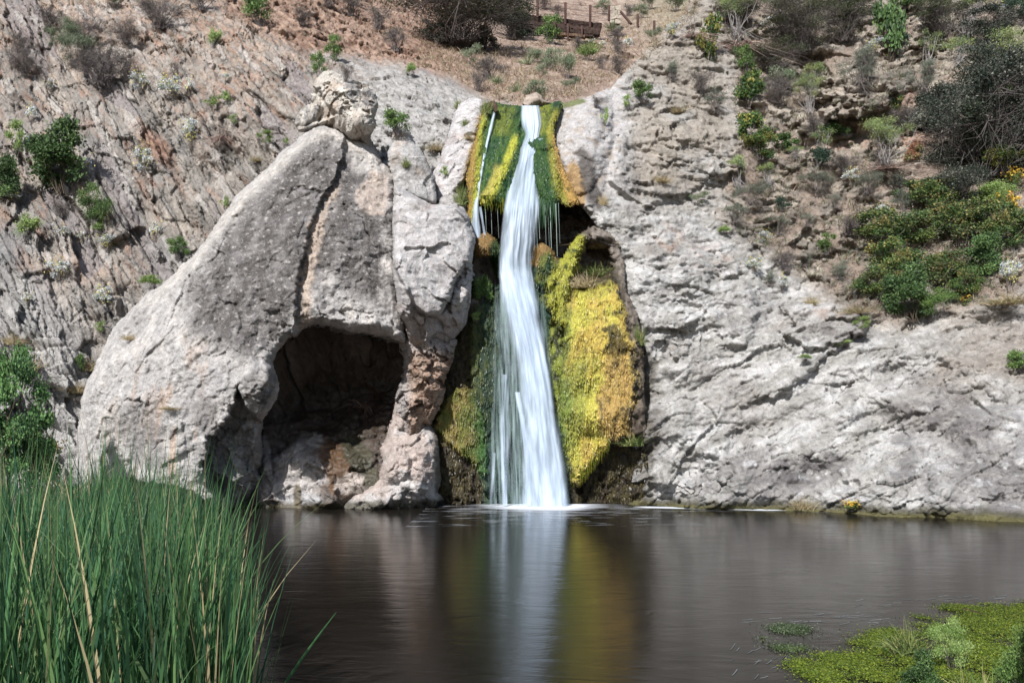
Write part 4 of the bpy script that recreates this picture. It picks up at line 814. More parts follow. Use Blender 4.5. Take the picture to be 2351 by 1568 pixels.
# hanging strands of algae along the lips
mst = leafmat('hanging algae', .1, .4)
def strands(name, spans, parent, cols, n, ln, rad, Yo):
    pls, rs, cs = [], [], []
    for i in range(n):
        u, v = spans(random.random()); p = hit(u, v); Yv = p[1] - Yo
        l = ln * random.uniform(.3, 1.0) ** 1.5; x, y, z = W(u, v, Yv)
        pls.append([(x + random.gauss(0, .01), y + random.gauss(0, .01), z + .10 - l * k / 3) for k in range(4)]); rs.append((rad * random.uniform(.6, 1.3), .002)); cs.append(cols[i % len(cols)] * random.uniform(.7, 1.2))
    V, Q, Cc = tubes(pls, rs, cs, 3); return obj(name, make_mesh(name, V, Q, mst, Cc), parent)
def lip(pts):
    def f(t):
        t *= len(pts) - 1; i = min(int(t), len(pts) - 2); k = t - i; return pts[i][0] * (1 - k) + pts[i + 1][0] * k, pts[i][1] * (1 - k) + pts[i + 1][1] * k
    return f
strands('hanging_algae', lip([(1104,458),(1130,456),(1150,462),(1170,470),(1190,478)]), apron, [lin(150,150,36,K), lin(70,92,30,K)], 150, .5, .014, .02)
strands('hanging_algae', lip([(1226,470),(1242,462),(1262,466),(1284,458)]), apron, [lin(44,84,44,K), lin(90,120,90,K)], 150, .9, .014, .02)
strands('hanging_algae', lip([(1312,1094),(1330,1094),(1348,1074),(1370,1046),(1400,1012)]), lower, [lin(150,150,46,K), lin(100,110,40,K)], 160, .45, .012, .04)
strands('hanging_algae', lip([(1110,1128),(1150,1138),(1200,1132),(1240,1130)]), lower, [lin(44,84,54,K), lin(90,120,90,K)], 90, .4, .014, .05)
strands('hanging_algae', lip([(1060,1036),(1085,1060),(1104,1090)]), lower, [lin(120,124,46,K), lin(70,100,40,K)], 60, .2, .012, .03)

def fronds(name, sheet_name, parent, n, region, ln, wd, seed):
    U, V, used, P, colr = GRID[sheet_name]; rs = np.random.RandomState(seed); m = used & region(U, V, colr); ii = np.argwhere(m); ii = ii[rs.randint(len(ii), size=n)]
    p = P[ii[:, 0], ii[:, 1]].copy(); c_ = colr[ii[:, 0], ii[:, 1]] * rs.uniform(.6, 1.35, (n, 1)); p += rs.randn(n, 3) * .015; l = ln * rs.uniform(.4, 1.4, n)[:, None]; w_ = wd * rs.uniform(.5, 1.4, n)[:, None]
    x = np.stack([np.ones(n), rs.randn(n) * .3, rs.randn(n) * .2], 1); dn = np.stack([rs.randn(n) * .18, -.35 + rs.randn(n) * .25, -np.ones(n)], 1)
    Vv = np.stack([p - x * w_, p + x * w_, p + dn * l + x * w_ * .3, p + dn * l - x * w_ * .3], 1).reshape(-1, 3)
    o = obj(name, make_mesh(name, Vv, np.arange(4 * n).reshape(-1, 4), mst, np.repeat(c_, 4, 0), smooth=False), parent); o['kind'] = 'stuff'; return o
greenish = lambda U, V, c: (c[..., 1] > c[..., 2] * 1.9) & (c.max(-1) > .03)
fronds('moss_fronds', 'mossy_wall', lower, 30000, greenish, .06, .010, 4)
fronds('moss_fronds', 'mossy_ledge', apron, 14000, greenish, .055, .009, 5)

# foam where the water lands, and scum along the right bank
mf, nt, out = newmat('foam'); L = nt.links.new
at = N(nt, 'ShaderNodeAttribute', attribute_name='dens'); tc = N(nt, 'ShaderNodeTexCoord'); mp = N(nt, 'ShaderNodeMapping'); mp.inputs['Scale'].default_value = (1.0, 2.6, 1); L(tc.outputs['Object'], mp.inputs[0])
n1 = N(nt, 'ShaderNodeTexNoise', i={'Scale': 1.2, 'Detail': 3.0, 'Distortion': .3}); L(mp.outputs[0], n1.inputs['Vector'])
r = N(nt, 'ShaderNodeMapRange', i={'From Min': .3, 'From Max': .7, 'To Min': -.28, 'To Max': .16}); L(n1.outputs[0], r.inputs[0])
ad = N(nt, 'ShaderNodeMath', operation='ADD', use_clamp=True); L(r.outputs[0], ad.inputs[0]); L(at.outputs['Fac'], ad.inputs[1])
b = N(nt, 'ShaderNodeBsdfPrincipled', i={'Base Color': (.75, .78, .84, 1), 'Roughness': .7}); t = N(nt, 'ShaderNodeBsdfTransparent'); mx = N(nt, 'ShaderNodeMixShader')
L(ad.outputs[0], mx.inputs[0]); L(t.outputs[0], mx.inputs[1]); L(b.outputs[0], mx.inputs[2]); L(mx.outputs[0], out.inputs[0]); M['foam'] = mf
def foam(name, x0, x1, y0, y1, fn, z=.006, n=90):
    X, Yg = np.meshgrid(np.linspace(x0, x1, n), np.linspace(y0, y1, n)); P = np.stack([X, Yg, np.full_like(X, z)], -1).reshape(-1, 3)
    i = np.arange((n - 1) ** 2); a = (i // (n - 1)) * n + i % (n - 1); Q = np.stack([a, a + 1, a + n + 1, a + n], -1)
    return obj(name, make_mesh(name, P, Q, M['foam'], dens=fn(X, Yg).ravel()))
o = foam('foam', -2.2, 4.0, 16.5, 21.6, lambda X, Y: 1.9 * np.clip(1 - np.sqrt(((X - .85) / 1.8) ** 2 + ((Y - 21.2) / 1.6) ** 2), 0, 1) ** 1.1 + .38 * np.clip(1 - np.sqrt(((X - .7) / 2.8) ** 2 + ((Y - 20.8) / 3.4) ** 2), 0, 1))
tag(o, 'white foam spreading on the pool at the foot of the waterfall', 'foam', kind='stuff')
o = foam('foam', 3.0, 7.6, 19.3, 21.2, lambda X, Y: 1.3 * np.clip(1 - np.abs(Y - np.interp(X.ravel(), [3, 4.5, 6, 7.6], [20.75, 20.5, 20.1, 19.9]).reshape(X.shape)) / .35, 0, 1) * ss(3.0, 3.6, X) * ss(7.6, 6.2, X), .007)
tag(o, 'pale scum drifting along the foot of the right cliff', 'scum', kind='stuff')

# ---------------------------------------------------------------- timber wall, fence and stone pillars on the far slope
def box(x0, x1, y0, y1, z0, z1, jit=.0, slope=0.0):
    V = np.array([(x, y, z) for x in (x0, x1) for y in (y0, y1) for z in (z0, z1)], float)
    V += jit * RS.randn(8, 3); V[:, 2] += slope * (V[:, 0] - x0)
    return V, np.array([(0, 1, 3, 2), (4, 6, 7, 5), (0, 4, 5, 1), (2, 3, 7, 6), (0, 2, 6, 4), (1, 5, 7, 3)])
def beam(name, u0, v0, u1, v1, th, Y, dep, mat, col, parent, nx=24):
    """squared timber from (u0, v0) to (u1, v1), top edge given, th picture units high"""
    a = np.array(W(u0, v0, Y)); bq = np.array(W(u1, v1, Y)); h = th * Y / F; V, Q, n = [], [], nx
    sec = [(0, 0), (0, -h), (dep, -h), (dep, 0)]
    for i in range(n):
        p = a + (bq - a) * i / (n - 1)
        for (dy, dz) in sec: V.append((p[0], p[1] + dy + .02 * RS.randn(), p[2] + dz + .015 * RS.randn()))
    for i in range(n - 1):
        for k in range(4): Q.append((i * 4 + k, i * 4 + (k + 1) % 4, i * 4 + 4 + (k + 1) % 4, i * 4 + 4 + k))
    Q += [(3, 2, 1, 0), ((n - 1) * 4, (n - 1) * 4 + 1, (n - 1) * 4 + 2, (n - 1) * 4 + 3)]
    return obj(name, make_mesh(name, V, Q, mat, np.tile(col, (len(V), 1)) * RS.uniform(.8, 1.2, (len(V), 1)), smooth=False), parent)
YT = hit(1304, 92)[1] - .4
TD = lin(74, 58, 52, .8); TL = lin(120, 96, 78, .8)
tw = empty('timber_wall', W(1300, 90, YT)); tw.location = (0, 0, 0); tag(tw, 'dark weathered timber retaining wall holding up the path on the far slope', 'retaining wall')
for (a_, b_, c_, d_, th, dy, cc) in ((1196,33,1290,43,8,1.6,TD),(1291,44,1382,54,8,1.6,TD*1.1),(1190,42,1300,53,8,1.55,TD*.9),(1301,54,1380,62,8,1.55,TD),(1185,46,1270,54,7.5,.0,TD),(1271,55,1378,66,7.5,.0,TD*1.15),(1180,55,1290,64,7.5,.0,TD*.85),(1291,65,1378,73,7.5,.0,TD),(1195,64,1300,73,7,.02,TD),(1301,74,1362,79,6,.02,TD*.9),(1264,72,1343,80,6,-.15,TL)):
    beam('timber', a_, b_, c_, d_, th, YT + dy, .3, M['wood'], cc, tw)
def post(name, u, v0, v1, Y, r, col, parent=None, mat=None, nm='post'):
    a = np.array(W(u, v1, Y)); t = np.array(W(u, v0, Y)); V, Q, Cc = tubes([[a, a * .5 + t * .5, t]], [r], [col], 6); n = len(V)
    V = np.concatenate([V, [t]]); T = [(n - 6 + k, n - 6 + (k + 1) % 6, n) for k in range(6)]
    return obj(nm, make_mesh(nm, V, Q, mat or M['wood'], np.tile(col, (len(V), 1)), T=T), parent)
PC = lin(92, 68, 62, .8)
for u, v0, v1 in ((1273, 51, 82), (1304, 56, 95), (1336, 61, 87)): post('post', u, v0, v1, YT - .12, .075, PC, tw)
fe = empty('wire_fence', (0, 0, 0)); tag(fe, 'wire mesh fence on thin dark posts along the path above the timber wall', 'fence')
for u, v0, v1 in ((1234, 0, 42), (1298, 7, 58), (1355, 13, 64), (1398, 14, 48)): post('post', u, v0, v1, YT + 1.3, .075, PC, fe)
pl, rr = [], []
top = lambda u: np.interp(u, [1180, 1234, 1298, 1355, 1398], [-4, 2, 9, 15, 17]); bot = lambda u: np.interp(u, [1180, 1234, 1298, 1355, 1398], [28, 34, 44, 52, 46])
for t_ in (0, .33, .66, 1): pl.append([W(u, top(u) * (1 - t_) + bot(u) * t_, YT + 1.3) for u in (1180, 1234, 1298, 1355, 1398)]); rr.append(.010)
for i in range(74):
    u = 1180 + i * 3; 
    for sgn in (-1, 1):
        u2 = u + sgn * 20
        if 1180 <= u2 <= 1398: pl.append([W(u, top(u), YT + 1.3), W(u2, bot(u2), YT + 1.3)]); rr.append(.0035)
V, Q, Cc = tubes(pl, rr, [PC] * len(pl), 3); obj('wire_mesh', make_mesh('wire_mesh', V, Q, M['twig'], Cc), fe)
for (u, v0, v1, lb) in ((1464, 34, 66, 'short dark fence post right of the stone pillar'), (1502, 49, 80, 'dark fence post furthest right on the far slope')):
    p = hit(u, v1); tag(post('fence_post', u, v0, v1 + 3, p[1], .08, PC, nm='fence_post'), lb, 'fence post', 'posts on the far slope')
def pillar_stone(u0, u1, v0, v1, Y, label):
    r = empty('stone_pillar', (0, 0, 0)); tag(r, label, 'stone pillar')
    sc = Y / F; wdt = (u1 - u0) * sc; hgt = (v1 - v0) * sc; x0 = (u0 - CX) * sc; zb = CZ + (HY - v1) * sc
    V, Q = box(x0 + .05, x0 + wdt - .05, Y + .05, Y + wdt - .05, zb - .4, zb + hgt - .05); obj('mortar_core', make_mesh('mortar_core', V, Q, M['earth'], np.tile(lin(120, 112, 104, .7), (8, 1)), smooth=False), r)
    rows = max(4, int(hgt / .28)); 
    for i in range(rows):
        x = x0 - .02; zz = zb - .1 + i * hgt / rows
        while x < x0 + wdt - .05:
            ww = min(random.uniform(.28, .5), x0 + wdt + .02 - x)
            V, Q = box(x + .015, x + ww - .015, Y - .05 + random.uniform(-.03, .03), Y + wdt * .55, zz + .015, zz + hgt / rows - .015 + random.uniform(-.03, .03), .025)
            obj('stone', make_mesh('stone', V, Q, M['rock'], np.tile(lin(205, 192, 176, K) * random.uniform(.8, 1.1), (8, 1)), smooth=False), r); x += ww
    return r
pillar_stone(1401, 1425, 11, 52, hit(1412, 62)[1] - 1.2, 'pale mortared stone pillar at the right end of the wire fence')
pillar_stone(1117, 1133, -22, 14, 49.5, 'stone pillar half hidden behind the large dark twiggy bush')
a_ = np.array(W(1425, 28, YT + 1)); b_ = np.array(W(1449, 56, YT + .5)); V, Q, Cc = tubes([[a_, b_]], [.07], [PC], 6)
tag(obj('fence_brace', make_mesh('fence_brace', V, Q, M['wood'], Cc)), 'rusty diagonal brace leaning against the right side of the stone pillar', 'fence brace')
# driftwood at the lip of the falls
def log(name, pts, rads, label, col, wob=.03):
    pts = np.array([W(*p) for p in pts]); n = 22; t = np.linspace(0, len(pts) - 1, n); P = np.stack([np.interp(t, range(len(pts)), pts[:, k]) for k in range(3)], 1)
    R = np.interp(t, range(len(pts)), rads); V, Q = [], []; S = 12
    tg = np.gradient(P, axis=0); tg /= np.linalg.norm(tg, axis=1, keepdims=True)
    for i in range(n):
        x = np.cross(tg[i], (0, 0, 1)); x /= np.linalg.norm(x) + 1e-9; y = np.cross(tg[i], x)
        for k in range(S):
            th = 2 * math.pi * k / S; rr_ = R[i] * (1 + .25 * math.sin(3 * th + 1) + .12 * math.sin(7 * th + i * .2)) + wob * random.gauss(0, .4)
            V.append(P[i] + rr_ * (math.cos(th) * x + math.sin(th) * y))
    for i in range(n - 1):
        for k in range(S): Q.append((i * S + k, i * S + (k + 1) % S, i * S + S + (k + 1) % S, i * S + S + k))
    V += [P[0], P[-1]]; T = [(k, (k + 1) % S, n * S) for k in range(S)] + [((n - 1) * S + (k + 1) % S, (n - 1) * S + k, n * S + 1) for k in range(S)]
    o = obj(name, make_mesh(name, V, Q, M['wood'], np.tile(col, (len(V), 1)), T=T)); return tag(o, label, 'log')
log('driftwood', [(1206,246,25.3),(1218,236,25.4),(1232,230,25.5),(1246,238,25.5)], [.10, .2, .22, .08], 'thick bleached driftwood log lodged at the lip of the falls', lin(200,184,170,K))
log('branch', [(1228,230,25.45),(1250,236,25.5),(1272,238,25.6)], [.09, .07, .03], 'thin bleached branch lying across the driftwood log at the lip', lin(176,160,146,K), .01)
log('branch', [(1124,238,25.0),(1132,240,24.9),(1137,248,24.8),(1139,258,24.7)], [.05, .09, .08, .04], 'dark wet stub of wood at the top left corner of the falls', lin(92,72,62,K), .01)
# ---------------------------------------------------------------- plants
def unit(A): return A / (np.linalg.norm(A, axis=-1, keepdims=True) + 1e-9)
def leaves(P, A, s, asp, Cc, rs):
    n = len(P); A = unit(A); B = unit(np.cross(A, rs.randn(n, 3))); s = s[:, None]
    Nn = np.cross(A, B) * s * .25
    V = np.stack([P - A * s, P + B * s * asp + Nn, P + A * s, P - B * s * asp + Nn], 1).reshape(-1, 3)
    return V, np.arange(4 * n).reshape(-1, 4), np.repeat(Cc, 4, 0)
def pick(cols, n, rs, lo=.65, hi=1.25):
    cols = np.array(cols); return cols[rs.randint(len(cols), size=n)] * rs.uniform(lo, hi, (n, 1))
def bushgen(rs, n, size, asp, cols, nc=14, rx=.5, z0=.12, z1=1.0, sig=.12, up=.3, tw=12, twc=(.12, .10, .09), twr=.012, extra=0, surf=.5, hang=0.0):
    d = unit(rs.randn(nc, 3)); r = rs.uniform(0, 1, (nc, 1)) ** surf * rs.uniform(.8, 1.25, (nc, 1))
    cen = d * r * np.array([rx * .85, rx * .85, (z1 - z0) * .5]) + np.array([0, 0, (z0 + z1) / 2])
    w = rs.uniform(.5, 1.5, nc); ci = rs.choice(nc, n, p=w / w.sum())
    off = rs.randn(n, 3) * sig * np.array([1, 1, .75]); P = cen[ci] + off; P[:, 2] = np.maximum(P[:, 2], .01)
    A = rs.randn(n, 3) + unit(P - np.array([0, 0, .3])) * .6 + np.array([0, 0, up * 2])
    cc = pick(cols, nc, rs, .9, 1.1)[ci]; m = rs.rand(n) < .45; cc[m] = pick(cols, m.sum(), rs, 1, 1); cc = cc * rs.uniform(.6, 1.3, (n, 1))
    fol = leaves(P, A, size * rs.uniform(.6, 1.3, n), asp, cc, rs)
    pls, rr, tc = [], [], []
    for i in range(tw):
        c = cen[i % nc] + rs.randn(3) * .05; b = np.array([rs.randn() * .05, rs.randn() * .05, -.06]); m_ = b * .45 + c * .55 + rs.randn(3) * .07
        pls.append([b, b * .6 + m_ * .4 + rs.randn(3) * .02, m_, c]); rr.append((twr, twr * .35)); tc.append(np.array(twc) * rs.uniform(.7, 1.4))
    for i in range(extra):
        ii = rs.randint(tw); c = np.array(pls[ii][2]) * .5 + np.array(pls[ii][3]) * .5; e = c + unit(rs.randn(3) + np.array([0, 0, .4]) + c * np.array([1, 1, 0])) * rs.uniform(.12, .34)
        if hang and rs.rand() < hang: c = np.array(pls[rs.randint(tw)][1]); e = c + np.array([rs.randn() * .3, -.1, -rs.uniform(.2, .6)])
        q = (c + e) / 2 + rs.randn(3) * .03
        pls.append([c, q, e]); rr.append((twr * .45, twr * .2)); tc.append(np.array(twc) * rs.uniform(.6, 1.6))
    return fol, (tubes(pls, rr, tc, 3) if pls else None)
def blades(rs, n, h, w, cols, spread=.15, lean=.4, curl=.3, seg=3, base=.1, hmin=.5):
    b = rs.randn(n, 3) * base; b[:, 2] = rs.rand(n) * -.03
    d = rs.randn(n, 3) * lean; d[:, 2] = 1; d = unit(d); sd = unit(np.cross(d, rs.randn(n, 3))); L_ = h * rs.uniform(hmin, 1.0, n)
    out = d * np.array([1, 1, 0]); rows = []
    for k in range(seg + 1):
        t = k / seg; p = b + d * (L_ * t)[:, None] + out * (curl * L_ * t * t)[:, None] - np.array([0, 0, 1]) * (curl * .6 * L_ * t * t * (np.linalg.norm(out, axis=1) * 2))[:, None]
        ww = w * (1 - .9 * t ** 1.5); rows.append(np.stack([p - sd * ww, p + sd * ww], 1))
    V = np.stack(rows, 1).reshape(-1, 3); i = np.arange(n)[:, None] * (seg + 1) * 2; k = np.arange(seg)[None] * 2
    Q = np.stack([i + k, i + k + 1, i + k + 3, i + k + 2], -1).reshape(-1, 4)
    return V, Q, np.repeat(pick(cols, n, rs), (seg + 1) * 2, 0)
def desat(c, k): m_ = float(c @ np.array([.3, .6, .1])); return (c * (1 - k) + m_ * k).astype(np.float32)
g = lambda *a: desat(lin(*a, .98), .12)
SG = [g(128,142,112), g(112,128,92), g(96,110,78), g(150,156,128)]
TW = (.15, .13, .125)
SZ = {'S': (380, .068), 'M': (1700, .038), 'L': (6500, .019), 'X': (20000, .0105)}
def proto(kind, sz, rs):
    n, s = SZ[sz]; k = {'S': .6, 'M': 1, 'L': 1.6, 'X': 2.6}[sz]; nc = int(12 * k); sg = .088 / k ** .4
    if kind == 'sage': return bushgen(rs, n, s * 1.1, .25, SG, nc, sig=sg, up=.9, tw=10, twc=TW, twr=.012 / k)
    if kind == 'dry': return bushgen(rs, int(n * .5), s * .8, .3, [g(118,108,102), g(96,88,84), g(128,122,104)], nc, sig=sg, tw=int(30 * k), twc=(.15, .13, .125), twr=.011 / k, extra=int(260 * k * k), z1=.9)
    if kind == 'green': return bushgen(rs, n, s, .5, [g(98,130,58), g(84,116,50), g(118,146,70), g(66,96,44)], nc, sig=sg, up=.5, twc=TW, twr=.01 / k)
    if kind == 'lime': return bushgen(rs, n, s, .5, [g(132,160,80), g(114,146,66), g(150,170,96)], nc, sig=sg, up=.5, twc=TW, twr=.01 / k)
    if kind == 'feather': return bushgen(rs, n, s * .8, .35, [g(142,160,96), g(124,142,96), g(164,170,96), g(108,126,92)], nc, z0=.38, sig=sg * .8, up=.4, tw=int(18 * k), twc=(.26, .24, .23), twr=.016 / k, extra=int(36 * k), hang=.5)
    if kind == 'grey': return bushgen(rs, n, s * .7, .35, [g(120,130,112), g(104,114,100), g(138,144,124)], nc, z0=.2, sig=sg * .9, up=.2, tw=int(18 * k), twc=(.14, .12, .11), twr=.014 / k, extra=int(60 * k), hang=.2)
    if kind == 'dark': return bushgen(rs, int(n * 1.7), s * .95, .5, [g(54,66,54), g(40,52,44), g(74,84,72), g(130,130,118), g(48,62,38)], int(nc * 2.6), rx=.55, z0=.02, surf=.35, sig=sg * .9, up=.0, tw=int(30 * k), twc=(.11, .095, .09), twr=.012 / k, extra=int(160 * k * k))
    if kind == 'twiggy': return bushgen(rs, int(n * .8), s * .85, .5, [g(72,84,48), g(56,66,42), g(92,98,66), g(104,98,80)], int(nc * 1.3), sig=sg, up=.0, tw=int(40 * k), twc=(.10, .085, .08), twr=.010 / k, extra=int(210 * k * k))
    if kind == 'leafy': return bushgen(rs, n, s * 1.25, .7, [g(72,102,52), g(58,86,46), g(88,120,60), g(104,134,70)], nc, sig=sg, up=.2, twc=(.09, .07, .05), twr=.012 / k)
    if kind == 'ivy': return bushgen(rs, n, s * 1.2, .7, [g(70,104,42), g(86,112,44), g(150,146,60), g(58,90,44)], nc, sig=sg, up=.1, twc=(.25, .22, .2), twr=.01 / k, extra=12)
    if kind == 'oak': return bushgen(rs, n, s * 1.2, .75, [g(92,120,52), g(74,104,48), g(116,130,60), g(84,112,50), g(62,90,44), g(66,96,50), g(150,138,74), g(92,96,60)], int(nc * 1.5), sig=sg, up=.1, tw=20, twc=(.2, .17, .15), twr=.01 / k, extra=int(60 * k))
    if kind == 'red': return bushgen(rs, n, s * 1.1, .7, [g(176,110,88), g(150,124,76), g(110,118,64), g(130,120,84)], nc, sig=sg, twc=TW)
    if kind == 'teal': return bushgen(rs, n, s, .6, [g(62,86,66), g(78,100,80), g(50,72,56)], nc, sig=sg, twc=TW, twr=.01 / k)
    if kind == 'flower':
        a, st = bushgen(rs, int(n * .7), s * 1.1, .6, [g(226,230,232), g(196,202,204), g(160,172,166), g(212,206,196)], nc, z0=.2, sig=sg * .8, tw=14, twc=(.2, .17, .15))
        P = rs.randn(max(8, n // 14), 3) * .22 + np.array([0, -.15, .6]); y = leaves(P, rs.randn(len(P), 3), np.full(len(P), s * .9), .9, pick([g(206,196,90)], len(P), rs), rs)
        return join(a, y), st
    if kind == 'poppy':
        a, st = bushgen(rs, n, s, .5, [g(104,128,60), g(124,140,80)], nc, sig=sg, twc=TW, z1=.8)
        P = rs.randn(max(20, n // 12), 3) * np.array([.28, .2, .16]) + np.array([0, -.15, .7]); y = leaves(P, rs.randn(len(P), 3), np.full(len(P), s * 1.4), 1., pick([g(240,180,30), g(226,196,40)], len(P), rs), rs)
        return join(a, y), st
    if kind == 'yucca': return blades(rs, 90, .8, .022, [g(120,140,96), g(100,124,84), g(150,156,120)], lean=.9, curl=.1, base=.04), blades(rs, 40, .45, .02, [g(176,164,144), g(150,138,126)], lean=2.5, curl=.3, base=.05)
    if kind == 'grass': return blades(rs, 220, 1.0, .014, [g(104,128,58), g(126,144,74), g(86,110,52), g(166,160,96)], lean=.45, curl=.5, base=.16), None
    if kind == 'straw': return blades(rs, 220, 1.0, .012, [g(200,178,140), g(180,156,120), g(160,142,108), g(150,150,96)], lean=.6, curl=.6, base=.18), None
    if kind == 'dead': return blades(rs, 160, 1.0, .014, [g(150,122,108), g(120,96,88), g(184,160,146)], lean=1.1, curl=1.6, base=.12), bushgen(rs, 10, .01, .3, [g(120,96,88)], 8, tw=12, extra=60, hang=.6)[1]
    if kind == 'poplar': return bushgen(rs, int(n * .9), s * 1.15, .8, [g(98,142,72), g(78,122,62), g(124,164,92), g(62,98,54)], int(nc * 1.2), rx=.5, z0=.15, z1=1.0, sig=sg * .8, up=.1, tw=20, twc=(.1, .08, .05), twr=.012)
def join(a, b): return np.concatenate([a[0], b[0]]), np.concatenate([a[1], b[1] + len(a[0])]), np.concatenate([a[2], b[2]])
CACHE = {}
NAMES = dict(sage=('sagebrush', 'shrub'), dry=('dry_shrub', 'dry shrub'), green=('green_shrub', 'shrub'), lime=('leafy_plant', 'plant'), feather=('feathery_shrub', 'shrub'), grey=('grey_shrub', 'shrub'), dark=('dark_bush', 'bush'),
  twiggy=('twiggy_bush', 'bush'), leafy=('broadleaf_shrub', 'shrub'), ivy=('climbing_plant', 'climbing plant'), oak=('poison_oak', 'bush'), red=('red_leaved_plant', 'plant'), teal=('bluish_shrub', 'shrub'), flower=('white_flower_clump', 'flowers'),
  poppy=('yellow_flower_clump', 'flowers'), yucca=('yucca', 'yucca'), grass=('grass_tuft', 'grass tuft'), straw=('dry_grass_tuft', 'grass tuft'), dead=('dead_plant', 'dead plant'), poplar=('poplar_sapling', 'sapling'))
GROUPS = dict(sage='sagebrush on the slopes', dry='dry twiggy shrubs on the slopes', green='green shrubs on the rocks', lime='small bright plants in the rocks', feather='feathery pale shrubs on the right bank', grey='grey shrubs on the right bank',
  ivy='climbing plants on the right cliff', oak='poison oak on the right bank', flower='white flower clumps on the rocks', yucca='yuccas on the brown slope', grass='green grass tufts on the rocks', straw='dry grass tufts on the rocks',
  poppy='yellow flowers', teal='bluish shrubs on the right bank')
CNT = {}
def plant(kind, u, v, w_, h_, label, Y=None, dy=.45, tilt=0):
    sz = 'S' if w_ < 34 else 'M' if w_ < 72 else 'L' if w_ < 170 else 'X'
    nv = CNT[(kind, sz)] = CNT.get((kind, sz), -1) + 1; key = (kind, sz, nv % 3)
    nm, cat = NAMES[kind]
    if key not in CACHE:
        rs = np.random.RandomState(len(CACHE) * 7 + 5); f, st = proto(kind, sz, rs)
        CACHE[key] = (make_mesh('foliage', f[0], f[1], M['leaf'], f[2], smooth=False), make_mesh('stem', st[0], st[1], M['twig'], st[2]) if st else None)
    fm, sm = CACHE[key]
    p = np.array(W(u, v, Y)) if Y else hit(u, v - .12 * h_); Yd = p[1]
    sc = Yd / F; r = empty(nm) if sm else obj(nm, fm)
    x, _, z = W(u, v, Yd); r.location = (x, Yd - dy * w_ * sc * .6, z - .06 * h_ * sc); r.scale = (w_ * sc * 1.15, w_ * sc * .75, h_ * sc * 1.15); r.rotation_euler = (0, math.radians(tilt), random.uniform(-.5, .5))
    if sm: obj('foliage', fm, r); obj('stem', sm, r)
    tag(r, label, cat, GROUPS.get(kind)); return r
